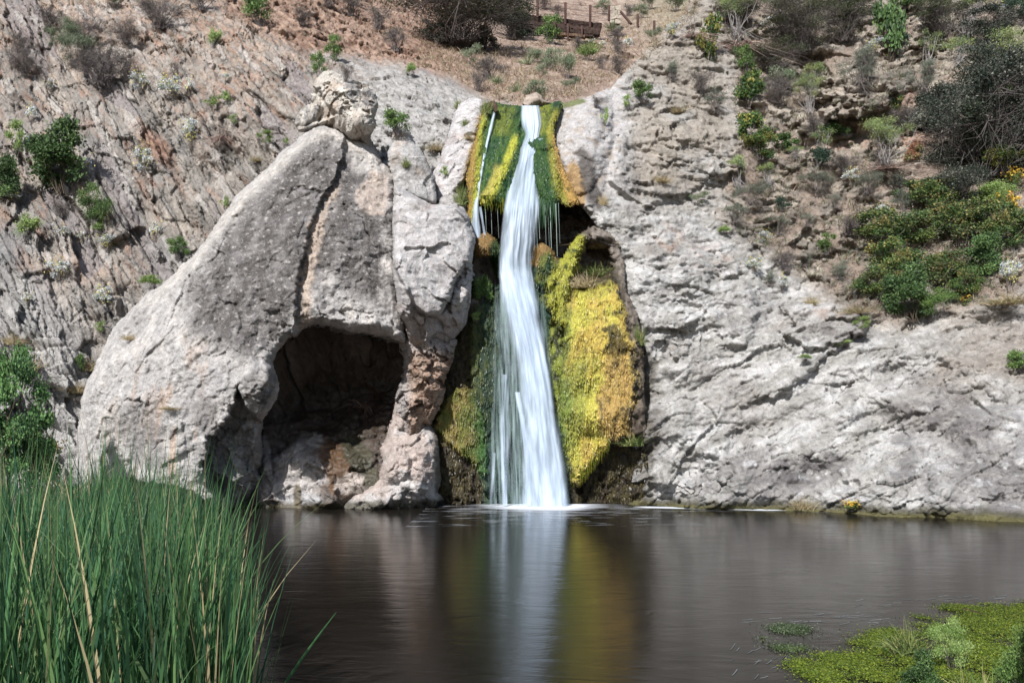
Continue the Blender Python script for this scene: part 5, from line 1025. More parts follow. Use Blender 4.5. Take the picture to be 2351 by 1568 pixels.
PL = '''
sage 178 148 96 78|big grey-green sagebrush on the upper left slope with a dry shrub behind
dry 205 110 90 70|dry grey brush rising behind the big sagebrush on the upper left
dry 245 200 120 84|broad grey-brown brush right of and below the big sagebrush on the upper left
dry 120 70 70 44|pale dry brush above and left of the big sagebrush
dry 70 170 90 60|low grey brush at the left edge level with the big sagebrush
dry 60 120 50 40|small dry brush near the left edge, above the low grey brush
dry 378 70 100 76|dark grey rounded twiggy shrub at the top of the left slope
dry 300 105 80 50|pinkish dry brush below left of the dark rounded shrub at the top
dry 470 28 70 50|grey dry shrub cut by the top edge, left of the dark green bush
green 600 62 62 80|dark green upright bush cut by the top edge of the photo on the left slope
sage 262 20 50 34|grey-green shrub at the very top left of the slope
lime 492 112 34 46|pale green upright plant on the bedded rock under the top left bushes
green 732 182 34 54|bright green upright bush just above the perched rock
green 770 146 44 52|bright green bush on a rib of rock, upper right of the perched rock
green 925 310 0 0|
green 918 312 60 58|rounded green bush growing above the pointed stone slab
lime 950 176 36 24|light green tuft on top of the white ridge below the brown hill
straw 1003 348 40 28|brown and green tuft at the foot of the white ridge near the slab
leafy 158 440 150 140|spreading dark green broadleaf shrub growing from the bedded rock at the left
leafy 30 462 84 90|dense green shrub at the left edge of the photo below the bedded slabs
lime 46 356 44 64|pale green plant above the dense shrub at the left edge
green 226 528 84 90|rounded light green bush in the middle of the left cliff
lime 66 552 60 60|pale green bush near the left edge, lower left of the rounded light green bush
dry 140 500 50 40|dry brush between the two light green bushes on the left cliff
green 412 596 48 46|green bush wedged between the left cliff and the dark boulder
lime 358 664 58 28|low bright green cushion on the left shoulder of the boulder
lime 236 766 22 24|tiny bright green tuft where the boulder meets the left cliff
straw 64 850 56 64|spiky olive-brown tuft on the pale rock at the left
straw 40 790 40 40|small dry tuft above the spiky olive tuft at the left edge
flower 121 212 28 26|white flower clump below the broad grey brush on the upper left
flower 325 212 36 44|white and yellow flower clump on the left cliff right of the grey brush
flower 395 226 48 48|wide white flower clump in the upper middle of the left cliff
flower 434 222 20 36|narrow white flower clump right of the wide one
flower 76 280 22 34|white flower clump on the warm slab near the left edge
flower 441 340 40 60|tall white and yellow flower clump on the bedded rock halfway to the boulder
flower 334 398 36 60|white flower clump with drooping dead leaves in the middle of the left cliff
flower 205 410 26 46|white flower clump at the right tip of the broadleaf shrub
flower 30 462 40 24|white flower clump under the dense shrub at the left edge
flower 357 552 26 36|white and yellow clump low on the left cliff beside the green bush
flower 151 546 28 24|white flower clump below the rounded light green bush
flower 250 576 40 34|white flower clump right of the orange stone on the left cliff
flower 190 556 20 24|small white clump above the orange stone on the left cliff
flower 141 640 46 42|yellow and white clump on the grey ledge of the left cliff
flower 241 704 36 50|white clump with yellow heads beside the boulder shoulder
flower 63 702 24 26|lowest small white clump on the dark grey blocks at the left
flower 522 190 24 18|tiny white clump near the top of the bedded slabs
dead 512 318 40 56|brown drooping dead plant on the left cliff above the boulder
dry 405 180 30 34|small dark dead shrub on the slabs right of the broad grey brush
dry 300 185 60 60|grey-brown dry shrub next to the broad brush on the upper left
lime 489 250 32 22|light green plant left of the brown dead plant
lime 524 240 26 24|light green plant above the brown dead plant
lime 540 288 20 20|tiny green plant right of the brown dead plant
lime 518 480 20 26|green sprig at the top left rim of the dark boulder
lime 615 334 36 26|pale green sprig on the cream rim of the dark boulder
straw 594 372 24 20|dry sprig on the cream rim of the dark boulder
lime 662 336 16 16|tiny bright sprig on the rim near the boulder peak
grass 933 384 16 30|green sprig in the seam right of the boulder peak
dry 910 120 60 56|grey shrub on the brown rubble slope above the white ridge
dry 865 70 60 50|grey shrub on the rubble slope left of the large dark bush
dry 810 40 60 44|grey shrub at the top of the rubble slope
dry 760 20 60 40|dry shrub at the top edge above the bright green bushes
sage 815 14 40 30|olive shrub touching the top edge left of the large dark bush
dry 795 190 40 40|grey shrub on the brown slope behind the bright green bush
dry 700 60 50 36|dry brush on the upper brown slope, right of the dark green upright bush
twiggy 1072 122 330 165|large dark twiggy bush sprawling over the top of the brown slope
dark 1180 95 100 80|dark green leafy bush at the left end of the timber wall
dark 1008 106 70 46|dark leafy clump under the left side of the large twiggy bush
dark 1110 122 60 46|dark leafy clump at the foot of the large twiggy bush
green 1264 108 62 54|olive green bush right below the timber wall
sage 1081 150 46 40|grey-green shrub below the dark leafy clump on the brown slope
dry 1122 186 66 56|grey rounded shrub in the middle of the brown slope
dry 1096 214 46 46|grey shrub just above the top left of the falls
yucca 1186 216 38 38|yucca with pale dead skirt above the falls
yucca 1143 196 34 36|dead grey yucca below the rounded grey shrub
yucca 1210 152 38 34|yucca beside a dark shrub in the middle of the brown slope
sage 1228 148 44 34|dark grey-green shrub touching the mid-slope yucca
sage 1265 166 44 48|round green shrub in the centre of the brown slope
sage 1246 178 40 34|low green shrub left of the tallest central shrub
sage 1300 184 52 66|tallest grey-green shrub in the centre of the brown slope
sage 1232 236 60 42|grey-green shrub behind the driftwood at the lip
sage 1308 212 44 28|green shrub low on the brown slope right of centre
lime 1345 142 52 36|bright green shrub right of centre on the brown slope
dry 1325 118 36 30|dark grey shrub above the bright green shrub on the brown slope
grass 1357 122 36 32|green tuft right of the dark grey shrub on the brown slope
flower 1357 106 20 14|left white flower head on the brown slope under the timber wall
flower 1381 112 16 14|right white flower head on the brown slope under the timber wall
flower 1440 112 24 20|white clump on the brown rocks below the stone pillar
yucca 1404 76 46 36|green yucca at the right end of the timber wall
dry 1416 102 46 36|grey shrub under the yucca at the end of the timber wall
dry 1412 128 36 28|grey-green shrub beside the brown rocks
dry 1418 174 48 44|dark grey shrub against the crest of the right cliff
dry 1381 162 34 36|grey shrub in the lower right of the brown slope
dry 1150 172 30 26|small dark shrub below the yucca in mid-slope
sage 1486 24 50 36|green shrub on the grassy slope near the top
sage 1470 46 44 26|olive shrub right of the stone pillar
dry 1440 40 36 26|grey shrub directly behind the stone pillar
sage 1499 102 40 34|pale green shrub near the crest of the right cliff
sage 1548 30 60 36|grey-green brush at the top right end of the far slope
dry 1250 22 44 34|dark shrub behind the first fence posts
dry 1280 38 34 24|low grey shrub behind the wire fence
sage 1385 36 40 28|olive shrub behind the wire fence next to the stone pillar
flower 1540 92 34 32|white flowered clump on the crest of the right cliff
dead 1582 90 56 44|tangle of bare grey twigs on the crest of the right cliff
green 1476 236 48 48|bright green grassy bush on the right cliff beside the falls
lime 1440 250 22 26|small green sprig left of the grassy bush beside the falls
lime 1388 288 18 36|thin green plant on the travertine right of the falls
dry 1366 246 34 22|brown cushion on the top of the right travertine rib
straw 1384 470 18 44|dry hanging tuft right of the alcove
feather 1684 84 96 92|feathery pale green shrub with bare hanging roots near the top of the right slope
dead 1690 116 80 60|mass of bare grey roots hanging below the feathery shrub
ivy 1624 140 52 92|yellow-green climbing plant at the upper left of the right slope
green 1706 172 42 58|green climber below the hanging bare roots
ivy 1712 250 66 74|green and yellow bush below the hanging roots
ivy 1718 330 60 66|upper green climber on the middle left of the right slope
ivy 1738 366 78 62|lower green climber with pale stems on the right slope
feather 1690 428 66 62|pale feathery shrub below the green climber
grey 1716 470 84 44|grey-green low shrub with bare twigs at the bottom of the right slope edge
grey 1682 512 66 34|bluish grey low shrub at the edge of the pale rock
lime 1664 540 36 18|small green cushion on the edge of the pale rock
twiggy 1828 128 190 120|large grey twiggy shrub in the upper middle of the right slope
twiggy 1780 172 110 60|twiggy shrub with olive leaves below the large grey one
sage 1780 40 90 60|grey-green shrub at the top edge of the right slope
dark 1950 46 120 66|dark vine hanging over the cliff edge at the top right
leafy 2038 130 56 150|tall column of dark green vine on the upper right rocks
leafy 2088 34 76 46|bright green vine clump at the top edge right of centre
feather 2206 84 130 110|pale green shrub with white bare stems at the upper right
feather 2120 150 66 60|pale bluish-green shrub under the white-stemmed shrub
feather 2192 150 60 60|soft pale green shrub right below the white-stemmed shrub
teal 2055 120 60 46|bluish shrub right of the dark green vine column
grey 1962 196 110 72|grey-green shrub with dark crooked stems on top of the rock butte
feather 1868 210 70 54|pale green shrub left of the rock butte
feather 1848 260 76 76|pale green bush on the rocks left of the butte
dry 1860 310 60 46|dry grey brush below the pale green bush by the butte
ivy 2048 258 34 30|small yellow-green plant right of the butte
ivy 1962 276 18 26|tiny green sprig under the butte
leafy 1912 320 58 36|green shrub on the ledge under the butte
feather 2014 378 124 92|broad yellow-green bush in the middle of the right slope
dead 2020 396 90 40|bare grey branches under the broad yellow-green bush
feather 1876 356 66 50|pale yellow-green plant left of the broad yellow-green bush
teal 1872 386 56 40|dark bluish shrub left of and below the broad yellow-green bush
feather 1822 362 34 24|small yellow-green clump on the brown soil
leafy 1800 350 50 34|small green patch beside the lower climber
dark 2222 400 270 240|very large dark bush filling the right edge of the slope
dark 2150 300 110 90|dark bluish bush joined to the left of the very large dark bush
ivy 2325 300 90 90|bright green vine with yellow leaves at the right edge
ivy 2290 400 120 50|light green sprawling vine under the very large dark bush
ivy 2300 180 80 60|yellow-green shrub at the foot of the leaning small tree
teal 2332 60 80 80|dark bluish-green bush in the top right corner
flower 2308 30 50 40|white flower clump in the top right corner
red 2090 378 44 46|red and orange leaved plant below the large dark bush
flower 1949 424 34 38|white clump on bare soil in the middle of the right slope
grey 1984 446 76 44|grey-green shrub below the bare grey branches
grey 2052 440 60 46|grey tangled shrub right of the white clump
grey 2064 486 60 44|bare grey rootlets on the rocks above the poison oak
oak 2135 500 110 80|poison oak on the rocks below the large dark bush
grey 1866 440 90 40|grey-green sprawling shrub on the brown soil
grey 1912 478 40 26|small grey shrub on brown soil
teal 1790 486 36 26|small bluish green plant on brown soil
flower 2002 126 36 30|white flower clump left of the green vine column
flower 1756 70 32 24|white flower clump left of the large grey twiggy shrub
flower 2120 70 26 36|white flower clump among the vines at the top right
flower 1753 560 34 30|white flower clump at the top of the pale rock in mid-right
flower 1728 622 40 30|white and yellow clump on the edge of the pale rock
grey 1762 654 44 30|pinkish grey clump right of the white and yellow clump
flower 1794 668 30 34|white clump beside the pinkish grey clump
flower 2309 664 46 60|large white clump on the rock at the right edge
flower 2021 506 46 34|white clump at the left end of the poison oak
green 1892 584 50 40|rounded green shrub on the brown soil left of the poison oak
grey 1845 610 34 30|small grey-green plant left of the rounded green shrub
grey 1850 520 40 24|small grey shrub above the rounded green shrub
straw 1860 700 26 40|olive tuft among the lichened stones
dry 1800 620 60 50|thin upright dry stems by the lichened stones
oak 2010 570 110 80|poison oak bush at the upper left of the thicket
oak 2100 580 110 84|yellowish poison oak bush in the upper middle of the thicket
oak 2190 560 110 90|poison oak bush in the upper right of the thicket
oak 2040 650 110 90|poison oak bush with reddish leaves on the left of the thicket
leafy 2080 730 120 110|dark green bush in the low centre of the thicket
oak 2000 690 90 74|poison oak at the left tip of the thicket
green 2120 735 90 66|soft grey-green bush at the bottom of the thicket
oak 2150 660 100 76|olive poison oak in the centre of the thicket
leafy 2240 640 110 90|dark green leafy bush on the right of the thicket
oak 2275 570 110 96|poison oak above the dark leafy bush on the right
oak 2205 690 80 66|yellow-green bush at the lower right of the thicket
red 2120 636 30 26|small red-leaved sprig in the centre of the thicket
lime 1978 758 36 26|bright green small plant at the lower left tip of the thicket
lime 2250 500 120 70|pale green grassy patch below the large dark bush
poppy 2295 504 66 50|patch of orange-yellow flowers near the right edge
poppy 2318 430 40 36|small yellow flowers above the orange-yellow patch
poppy 2210 700 26 20|tiny yellow flowers at the bottom right of the thicket
oak 2320 560 80 60|green vine at the right edge beside the orange-yellow flowers
green 2342 856 60 56|green sprig on the pale rock at the right edge
lime 1926 796 36 18|green sprig in the diagonal crack of the right cliff
lime 1845 828 36 14|low green sprig at the foot of the diagonal crack
straw 1840 1166 40 44|tuft of drooping grass at the waterline of the right cliff
poppy 1948 1170 50 22|yellow flowers on a low plant at the waterline of the right cliff
lime 1023 410 18 24|bright green sprig on the white rib left of the falls
grass 1117 262 24 44|green grass tuft at the top left corner of the falls
grass 1070 290 20 22|pale grass tuft high on the white rib
straw 1076 320 16 24|dry tuft in the middle of the white rib
grass 1050 250 12 30|green sprig on the outer edge of the white rib
grass 1058 470 26 60|green ferns hanging in the dark gap left of the falls
grass 1366 636 70 36|bright green grass filling the ledge right of the falls
straw 1334 660 56 50|long dull grass on the ledge below the bright green grass
straw 1372 570 60 44|dull green grass above the bright green ledge grass
grass 1466 790 28 56|green grass hanging at the right edge of the golden algae
grass 1446 1020 56 44|dark green grass tuft low on the right side of the algae wall
green 1106 700 44 60|dark green fern patch between the pale block and the falls
lime 1096 740 24 20|bright green sprig between the pale block and the falls
dead 842 930 50 50|dry grey twigs inside the cave
straw 215 850 46 44|dry tan tuft on the left flank of the boulder
straw 190 900 40 40|dry tan tuft lower on the left edge of the boulder
straw 300 780 24 22|small dry tuft on the upper flank of the boulder
straw 395 940 40 14|low brown moss patch in the middle of the boulder flank
green 192 850 28 40|green sprig at the left edge of the boulder
poplar 30 1130 190 330|young bright green poplar at the left edge behind the reeds
poplar 100 1130 110 190|lower bright green sapling right of the young poplar
poppy 118 1060 60 50|tall yellow flowers in front of the boulder foot at the left
straw 170 1150 130 120|clump of tall dry grass at the left foot of the boulder
grey 1540 180 50 36|grey scrub on the crest side of the right cliff above the grassy bush
dry 1600 210 60 40|dry scrub on the beige blocks left of the green climbers
straw 1555 262 40 26|dry grass tuft on the beige blocks below the crest
grey 1640 250 60 40|grey-green scrub left of the green and yellow bush
straw 1520 420 40 20|thin dry grass along the ledge left of the low grey-green shrub
sage 1600 470 46 26|low sage plant on the ledge above the pale rock
twiggy 1690 60 120 70|dark twigs behind the feathery pale green shrub at the top
twiggy 1930 100 120 80|dark twiggy shrub hanging between the grey shrub and the vine column
dry 1780 240 90 60|dry brush in the gap between the climbers and the butte
sage 1790 210 70 50|pale sage bush left of the pale green shrub by the butte
grey 2110 210 90 60|grey brush on the slope right of the butte
twiggy 2150 90 110 80|dark twiggy shrub under the white-stemmed shrub
dark 2260 120 110 80|dark bush on the slope behind the small leaning tree
dry 1930 400 80 46|dry brush left of the bare grey branches
feather 1760 420 50 40|pale yellow sprig on brown soil below the green climber
grey 1780 540 70 36|grey mat of scrub over the lichened stones
dry 1940 540 70 40|dry scrub between the brown soil and the thicket
grey 1920 640 60 36|grey scrub on soil left of the thicket
straw 1960 720 50 30|dry grass below the left tip of the thicket
dark 2180 470 120 70|dark leafy bush just under the very large dark bush
leafy 2100 480 80 60|green bush on the lichened rocks above the thicket
straw 2180 620 80 50|pale dry grass in the middle of the thicket
straw 2300 700 90 36|dry grass below the right end of the thicket
dry 2060 300 90 50|dry reddish scrub on the soil left of the large dark bush
grass 250 1165 90 110|green grass clump at the left foot of the boulder
'''
for ln in PL.strip().split('\n'):
    h_, lb = ln.split('|'); q = h_.split()
    if not lb: continue
    if q[0] == 'poplar': plant(q[0], *map(float, q[1:5]), lb, Y=17.8)
    elif float(q[1]) < 300 and float(q[2]) > 1040: plant(q[0], *map(float, q[1:5]), lb, Y=18.3)
    else: plant(q[0], *map(float, q[1:5]), lb)
# the little tree leaning out at the right edge
tr = empty('small_tree'); p = hit(2310, 190); sc = p[1] / F
tag(tr, 'small pale-leaved tree with a dark bent trunk near the upper right edge', 'tree')
pts = [np.array(W(u, v, p[1] - .4 - k * .25)) for k, (u, v) in enumerate(((2308, 195), (2304, 160), (2318, 130), (2330, 110)))]
V, Q, Cc = tubes([pts, [pts[2], np.array(W(2290, 105, p[1] - 1))], [pts[3], np.array(W(2370, 90, p[1] - 1.2))]], [(.10, .05), (.05, .02), (.05, .02)], [np.array((.05, .045, .04))] * 3, 6); obj('trunk', make_mesh('trunk', V, Q, M['twig'], Cc), tr)
rs = np.random.RandomState(5); f, st = bushgen(rs, 5200, .016, .5, [g(140,156,96), g(112,130,80), g(160,170,110)], 22, sig=.09, z0=0, z1=1)
Wd = 140 * sc; f[0][:] = f[0] * np.array([Wd, Wd * .6, 80 * sc]) + np.array(W(2325, 145, p[1] - 1.0)); obj('crown', make_mesh('crown', f[0], f[1], M['leaf'], f[2], smooth=False), tr)

# ground cover on the two slopes: dry grass and fine litter nobody could count
def cover(name, n, inside, gen, label):
    Vs, Qs, Cs = [], [], []; k = 0; rs = np.random.RandomState(31)
    for _ in range(n):
        q = inside(rs)
        if q is None: continue
        p = hit(*q); V, Q, Cc = gen(rs, p); Vs.append(V); Qs.append(Q + k); Cs.append(Cc); k += len(V)
    o = obj(name, make_mesh(name, np.concatenate(Vs), np.concatenate(Qs), M['leaf'], np.concatenate(Cs), smooth=False)); return tag(o, label, 'ground cover', kind='stuff')
def in_brown(rs):
    u, v = rs.uniform(960, 1600), rs.uniform(-40, 240)
    return (u, v) if sdpoly([(960,60),(1180,100),(1300,96),(1390,66),(1620,-60),(1600,30),(1440,170),(1330,222),(1150,236),(1040,180),(960,150)], np.array([u]), np.array([v]))[0] > 0 else None
def tuftgen(cols, hgt, n=7):
    def f(rs, p):
        s = hgt * rs.uniform(.5, 1.3); V, Q, Cc = blades(rs, n, 1.0, .035, cols, lean=.6, curl=.4, seg=2, base=.25); return V * s + p - np.array([0, .02, .02]), Q, Cc
    return f
cover('dry_grass', 5200, in_brown, tuftgen([g(200,176,148), g(176,150,126), g(160,138,112), g(150,146,112)], .34), 'short dry straw-coloured grass over the brown slope')
def in_right(rs):
    u, v = rs.uniform(1600, 2400), rs.uniform(-60, 740)
    return (u, v) if right_in(u, v) and rs.rand() < .25 + .75 * (math.sin(u / 47 + v / 31) * math.sin(v / 39 - u / 83) > -.1) else None
def right_in(u, v): return sdpoly(vegz, np.array([u], float), np.array([v], float))[0] > 12
cover('leaf_litter', 7500, in_right, tuftgen([g(150,128,108), g(120,112,90), g(176,150,126), g(110,124,84), g(132,132,120), g(96,116,72), g(140,132,128)], .26, 9), 'dry leaf litter, twigs and small herbs over the right bank')
def in_left(rs):
    u, v = rs.uniform(-40, 900), rs.uniform(-60, 260)
    return (u, v) if rs.rand() < ss(260., 20., np.array(float(v))) and math.sin(u / 37 + v / 21) * math.sin(v / 27 - u / 63) > -.2 else None
cover('dry_scrub', 3000, in_left, tuftgen([g(150,136,126), g(126,112,106), g(176,154,134), g(120,124,96)], .22, 9), 'sparse dry scrub over the top of the left cliff')
# ---------------------------------------------------------------- reeds in the foreground
def blade_mesh(bs, hs, ws, leanx, leany, cols, seg=7, seed=3, kink=None):
    rs = np.random.RandomState(seed); n = len(bs); bs = np.array(bs, float); hs = np.array(hs); ws = np.array(ws); th = rs.uniform(0, math.pi, n)
    sd = np.stack([np.cos(th), np.sin(th), 0 * th], 1); rows = []; lx = np.array(leanx); ly = np.array(leany)
    for k in range(seg + 1):
        t = k / seg; q = t ** 2.2
        off = np.stack([lx * (.35 * t + .65 * q) * hs, ly * (.35 * t + .65 * q) * hs, hs * t - .35 * np.hypot(lx, ly) * q * hs], 1)
        if kink is not None:
            kt, kx, kz = kink; m = np.maximum(0, t - kt)[:, None]; off = off + m * np.stack([kx * hs, 0 * kx, -kz * hs], 1)
        ww = ws * (1.0 if t < .4 else (1 - ((t - .4) / .6) ** 1.3 * .97)); twist = sd * math.cos(t * .9) + np.cross(sd, (0, 0, 1)) * math.sin(t * .9)
        rows.append(np.stack([bs + off - twist * ww[:, None], bs + off + twist * ww[:, None]], 1))
    V = np.stack(rows, 1).reshape(-1, 3); i = np.arange(n)[:, None] * (seg + 1) * 2; k = np.arange(seg)[None] * 2
    Q = np.stack([i + k, i + k + 1, i + k + 3, i + k + 2], -1).reshape(-1, 4); return V, Q, np.repeat(np.array(cols), (seg + 1) * 2, 0)
rs = np.random.RandomState(91); B, H, Wd_, LX, LY, CC = [], [], [], [], [], []
r_ = lambda *a: desat(lin(*a, .95), .16)
RC = [r_(80,134,76), r_(60,108,68), r_(90,142,82), r_(100,152,94), r_(50,90,58), r_(118,160,88), r_(76,130,96), r_(86,132,72)]
while len(B) < 4900:
    Y = rs.uniform(3.2, 9.5); ue = np.interp(Y, [3.2, 6.3, 9.5], [585, 572, 520]); u = rs.uniform(-120, ue)
    edge = (ue - u)
    if rs.rand() > ss(0., 90., np.array(edge)) * .9 + .12: continue
    clump = math.sin(u * .021 + Y * 1.7) * math.sin(u * .013 - Y * 2.3)
    if rs.rand() > .62 + .4 * clump: continue
    x = (u - CX) * Y / F; top = np.interp(u, [-100, 100, 250, 400, 500, 580, 640], [1020, 1060, 1030, 1055, 1110, 1190, 1330]) + abs(rs.randn()) * 130 + rs.uniform(-50, 40)
    if rs.rand() < .22: top -= rs.uniform(40, 130)
    h = 2 - (top - HY) * Y / F; h = max(.55, min(h, 2.45))
    B.append((x, Y, -.05)); H.append(h); Wd_.append(rs.uniform(.005, .0105)); LX.append(rs.normal(.02, .13) * (.5 if edge < 90 else 1) + .06 * float(ss(120., 0., np.array(edge))) * rs.rand()); LY.append(rs.normal(0, .10)); CC.append((RC[rs.randint(len(RC))] if rs.rand() > .05 else r_(206, 186, 136)) * rs.uniform(.6, 1.25))
V, Q, Cc = blade_mesh(B, H, Wd_, LX, LY, CC)
B2_, H2_, W2_, X2_, Y2_, C2_ = [], [], [], [], [], []
for i in range(420):
    Y = rs.uniform(3.2, 7.5); u = rs.uniform(-120, 500); B2_.append(((u - CX) * Y / F, Y, -.05)); H2_.append(rs.uniform(1.1, 2.0)); W2_.append(rs.uniform(.006, .012)); X2_.append(rs.normal(.05, .6) if (u < 240 and Y > 5) else rs.normal(-.15, .28)); Y2_.append(rs.normal(-.1, .35)); C2_.append(r_(140, 176, 110) * rs.uniform(.7, 1.15))
X2_ = list(np.clip(X2_, -.9, .45)); V3, Q3, C3 = blade_mesh(B2_, H2_, W2_, X2_, Y2_, C2_, 9, 12)
# short undergrowth, some of it straw coloured
B, H, Wd_, LX, LY, CC = [], [], [], [], [], []
DC = [r_(210,188,140), r_(186,160,110), r_(150,160,80)]
for i in range(4200):
    Y = rs.uniform(3.4, 8.5); u = rs.uniform(-120, 520); B.append(((u - CX) * Y / F, Y, -.05)); dry = rs.rand() < .34
    H.append(rs.uniform(.3, 1.0)); Wd_.append(rs.uniform(.004, .009)); LX.append(float(np.clip(rs.normal(0, .4), -.8, .45))); LY.append(float(np.clip(rs.normal(0, .3), -.5, .5))); CC.append((DC[rs.randint(3)] if dry else RC[rs.randint(len(RC))]) * rs.uniform(.6, 1.2))
V2, Q2, C2 = blade_mesh(B, H, Wd_, LX, LY, CC, 5, 8)
o = obj('reeds', make_mesh('reeds', np.concatenate([V, V2, V3]), np.concatenate([Q, Q2 + len(V), Q3 + len(V) + len(V2)]), M['reed'], np.concatenate([Cc, C2, C3]))); tag(o, 'dense bed of tall green cattail reeds filling the lower left corner', 'reeds', kind='stuff')
# single dry leaves that stand out of the bed
def ribbon(name, pts, w0, col, label, cat='dry reed', group='dry reed leaves'):
    P = np.array([W(*p) for p in pts]); n = 14; t = np.linspace(0, len(pts) - 1, n); P = np.stack([np.interp(t, range(len(pts)), P[:, k]) for k in range(3)], 1)
    V = []; tl = np.linspace(0, 1, n)
    for i in range(n):
        w_ = w0 * (1 - .75 * tl[i] ** 2); V += [P[i] + (-w_, 0, 0), P[i] + (0, -w_ * .6, w_ * .2), P[i] + (w_, 0, 0)]
    Q = []
    for i in range(n - 1): Q += [(i * 3, i * 3 + 1, i * 3 + 4, i * 3 + 3), (i * 3 + 1, i * 3 + 2, i * 3 + 5, i * 3 + 4)]
    return tag(obj(name, make_mesh(name, V, Q, M['reed'], np.tile(col, (len(V), 1)))), label, cat, group)
TN = r_(226,200,150)
ribbon('dry_reed', [(444,1335,5.0),(468,1310,5),(490,1286,4.95),(516,1263,4.9)], .010, TN, 'tan broken reed leaf slanting up across the middle of the reeds')
ribbon('dry_reed', [(178,1568,4.2),(176,1500,4.2),(182,1440,4.2),(174,1395,4.2),(170,1352,4.2)], .009, TN, 'tall tan dry leaf standing upright in the lower left of the reeds')
ribbon('dry_reed', [(505,1490,4.6),(520,1476,4.6),(545,1468,4.6),(572,1464,4.6)], .009, TN, 'short tan leaf arching right near the lower right of the reeds')
ribbon('dry_reed', [(380,1490,4.4),(400,1476,4.4),(425,1462,4.4),(440,1450,4.4)], .008, TN, 'short tan leaf slanting up below the middle of the reeds')
ribbon('dry_reed', [(350,1462,4.5),(349,1440,4.5),(346,1415,4.5)], .009, TN, 'short stubby tan leaf standing below the middle of the reeds')
ribbon('dry_reed', [(0,1520,3.6),(30,1530,3.6),(60,1555,3.6)], .010, TN, 'tan leaf lying flat in the bottom left corner')
ribbon('green_reed', [(655,1568,5.5),(690,1515,5.4),(730,1460,5.3),(772,1405,5.2)], .012, r_(86,140,84), 'long green reed leaf leaning right over the open water', 'reed', None)
ribbon('green_reed', [(190,1340,4.2),(250,1342,4.1),(310,1338,4.1),(352,1330,4.1)][::-1], .010, r_(140,180,90), 'light green reed leaf bent flat across the upper left of the reeds', 'reed', None)
ribbon('green_reed', [(300,1372,4.3),(370,1372,4.2),(420,1384,4.2)], .010, r_(110,160,80), 'light green reed leaf lying level in the middle of the reeds', 'reed', None)

# ---------------------------------------------------------------- bank at the far left
bank = sheet('bank', [(-460,1120),(120,1132),(260,1140),(330,1150),(430,1165),(450,1210),(-460,1235)], [(-460,1200,17.0),(-460,1125,21.5),(0,1195,17.4),(0,1125,21.5),(200,1190,18.4),(200,1135,21.6),(420,1190,18.9),(400,1155,20.6)],
 lambda c: .12 * fbm(c.a * 1.5, c.Y * 1.5, 4, 981) + crag(c.a, c.Y, 982, .5, .14, 0, 1.3, .6)[0], lambda c: mixc(full(c, lin(196,184,170,K)), full(c, lin(160,146,126,K)), ss(-.2, .3, fbm(c.a * 2, c.Y * 2, 3, 983))), M['rock'], 2.6, 6, .1, 0, rough=5, seed=16, lookup=False)
tag(bank, kind='structure', label='low stony bank behind the reeds')

# ---------------------------------------------------------------- floating algae at the lower right
def water_pt(u, v, z=0.0): Y = (CZ - z) * F / (v - HY); return (u - CX) * Y / F, Y
AC = [lin(140,160,50,.65), lin(112,136,46,.65), lin(160,168,70,.65), lin(96,120,44,.7), lin(70,90,40,.7)]
def mat_(name, poly, label, n, cols, base, group='floating algae mats', thr=-.25):
    rs = np.random.RandomState(len(label)); us = [p[0] for p in poly]; vs = [p[1] for p in poly]
    U, Vv = np.meshgrid(np.arange(min(us), max(us), 3.2), np.arange(min(vs), max(vs), 1.6)); Y = CZ * F / (Vv - HY); X = (U - CX) * Y / F
    q = sdpoly(poly, U, Vv) / 18 + 1.1 * fbm(X * 2.2, Y * 1.3, 5, 991 + len(label)); ins = (q > .12) & (fbm(X * 1.9, Y * 2.0, 6, 955 + len(label), .65) > (-.03 if n > 5000 else -2))
    Z = .005 + .009 * np.clip(q, 0, .8) * (1 + .8 * fbm(X * 9, Y * 7, 3, 992)); P = np.stack([X, Y, Z], -1)
    cell = ins[:-1, :-1] & ins[1:, :-1] & ins[:-1, 1:] & ins[1:, 1:]; used = np.zeros_like(ins)
    used[:-1, :-1] |= cell; used[1:, :-1] |= cell; used[:-1, 1:] |= cell; used[1:, 1:] |= cell
    idx = -np.ones(U.shape, int); idx[used] = np.arange(used.sum()); Q = np.stack([idx[:-1, :-1][cell], idx[:-1, 1:][cell], idx[1:, 1:][cell], idx[1:, :-1][cell]], -1)
    nn = fbm(X * 5, Y * 5, 4, 993); col = mixc(np.broadcast_to(base, U.shape + (3,)), np.broadcast_to(base * np.array([1.9, 1.7, 1.1]), U.shape + (3,)), ss(-.2, .3, nn))
    root = empty(name); tag(root, label, 'algae', group); obj('algae_base', make_mesh('algae_base', P[used], Q, M['moss'], col[used]), root)
    cand = P[ins]; 
    if len(cand) < 10: return
    pi = cand[rs.randint(len(cand), size=n)] + rs.randn(n, 3) * np.array([.04, .05, .003]) * np.where(rs.rand(n, 1) < .2, 2.6, 1); pi[:, 2] = np.abs(pi[:, 2]) + .004
    V, Q, Cc = leaves(pi, rs.randn(n, 3) * np.array([1, 1, .35]), rs.uniform(.004, .011, n), .6, pick(cols, n, rs), rs); obj('leaflets', make_mesh('leaflets', V, Q, M['leaf'], Cc, smooth=False), root)
mat_('algae_mat', [(1795,1520),(1840,1500),(1960,1490),(2100,1484),(2250,1480),(2420,1470),(2420,1620),(2020,1620),(1900,1590),(1830,1548)], 'nearest bright yellow-green algae mat at the bottom right', 46000, AC, lin(100,120,30,.6))
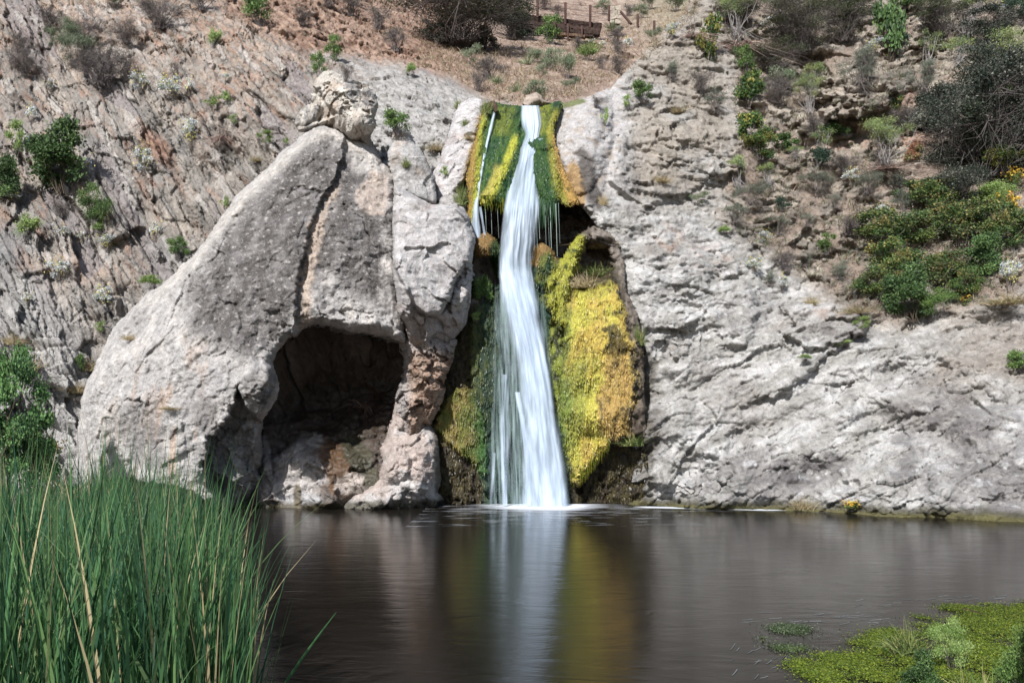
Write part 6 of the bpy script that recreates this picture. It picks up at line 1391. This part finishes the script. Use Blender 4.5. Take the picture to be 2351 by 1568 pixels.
mat_('algae_mat', [(1960,1478),(2010,1450),(2060,1436),(2150,1422),(2300,1416),(2420,1420),(2420,1476),(2200,1482),(2050,1486)], 'middle algae mat stretching to the right edge', 28000, AC, lin(90,104,30,.6))
mat_('algae_mat', [(2110,1412),(2140,1396),(2230,1388),(2330,1384),(2420,1382),(2420,1416),(2280,1422),(2160,1424)], 'farthest algae mat with a dark stick on it', 20000, AC, lin(90,104,30,.6))
DA = [lin(92,112,70,.6), lin(64,86,44,.6), lin(150,164,134,.6)]
mat_('algae_mat', [(1740,1440),(1790,1434),(1850,1434),(1880,1442),(1850,1454),(1790,1460),(1748,1452)], 'small dark green oval algae patch floating alone left of the mats', 2600, DA, lin(60,78,40,.6))
mat_('algae_mat', [(1748,1462),(1768,1476),(1800,1484),(1850,1488),(1800,1500),(1762,1490),(1744,1474)], 'thin curved strip of pale algae below the small oval patch', 900, DA, lin(90,110,60,.6))
log('stick', [(2210,1398,8.85),(2230,1404,8.78),(2256,1412,8.62)], [.012, .02, .016], 'dark brown stick lying on the farthest algae mat', lin(84,66,54,.7), .003)
# foam streaks drifting round the mats
pls, rr = [], []
for i in range(90):
    t = random.random()
    if t < .45: u, v, du, dv = random.uniform(1960, 2351), random.uniform(1366, 1392), random.uniform(8, 26), -random.uniform(0, 3)
    elif t < .75: u, v, du, dv = random.uniform(1700, 2000), random.uniform(1405, 1435), random.uniform(8, 50), -random.uniform(0, 5)
    else: u, v, du, dv = random.uniform(1670, 1830), random.uniform(1475, 1560), random.uniform(4, 18), -random.uniform(2, 14)
    pl_ = []
    for k in range(4): x, y = water_pt(u + du * k / 3, v + dv * (k / 3) ** 1.5); pl_.append((x, y, .004))
    pls.append(pl_); rr.append((.003, random.uniform(.003, .006)))
V, Q, Cc = tubes(pls, rr, [lin(200,206,208,.55) * random.uniform(.3, 1) for _ in pls], 4); V[:, 2] = .004 + (V[:, 2] - .004) * .3
tag(obj('foam_streaks', make_mesh('foam_streaks', V, Q, M['leaf'], Cc)), 'thin pale foam streaks curling round the algae mats', 'foam', kind='stuff')
# soft plants at the near bank, lower right
def near(kind, u, v, w_, h_, Y, label, tilt=0): return plant(kind, u, v, w_, h_, label, Y=Y, tilt=tilt)
near('grass', 2070, 1500, 80, 100, 7.16, 'soft pale green grass sprig in front of the middle algae mat')
near('lime', 2175, 1530, 90, 110, 6.77, 'soft leafy sprig right of the pale grass sprig over the algae')
near('leafy', 2110, 1600, 110, 100, 5.99, 'dark leafy shoot rising at the bottom edge on the right')
near('grass', 2230, 1620, 110, 120, 5.80, 'green grass shoot rising from the bottom edge on the right')
near('green', 2335, 1600, 110, 160, 5.99, 'tall green shoot at the bottom right corner')
near('green', 2425, 1690, 150, 560, 5.22, 'tall soft green plant whose twigs reach in at the right edge above the water')
# ---------------------------------------------------------------- world, sun, camera
w = bpy.data.worlds.new('World'); bpy.context.scene.world = w; w.use_nodes = True
nt = w.node_tree; bg = nt.nodes['Background']; sk = nt.nodes.new('ShaderNodeTexSky'); sk.sky_type = 'NISHITA'; sk.sun_disc = False
el = math.asin(SUN[2]); az = math.atan2(SUN[0], SUN[1])
sk.sun_elevation = el; sk.sun_rotation = az
nt.links.new(sk.outputs[0], bg.inputs[0]); bg.inputs[1].default_value = 0.085
ld = bpy.data.lights.new('sun', 'SUN'); ld.energy = 5.0; ld.angle = math.radians(0.6); ld.color = (1.0, 0.985, 0.962)
so = bpy.data.objects.new('sun', ld); C.objects.link(so)
from mathutils import Vector
so.rotation_euler = Vector(SUN).to_track_quat('Z', 'Y').to_euler(); so.location = (-10, -10, 30)
cam = bpy.data.cameras.new('camera'); co = bpy.data.objects.new('camera', cam); C.objects.link(co); bpy.context.scene.camera = co
co.location = (0, 0, CZ); co.rotation_euler = (math.pi / 2, 0, 0)
cam.sensor_width = 36; cam.lens = F / 2351 * 36; cam.shift_y = (HY - 784) / 2351; cam.clip_start = 0.1; cam.clip_end = 500
s = bpy.context.scene; s.view_settings.view_transform = 'Standard'; s.view_settings.look = 'None'; s.view_settings.exposure = 0.36; s.view_settings.gamma = 1
s.cycles.max_bounces = 8; s.cycles.transparent_max_bounces = 16; s.cycles.use_denoising = True
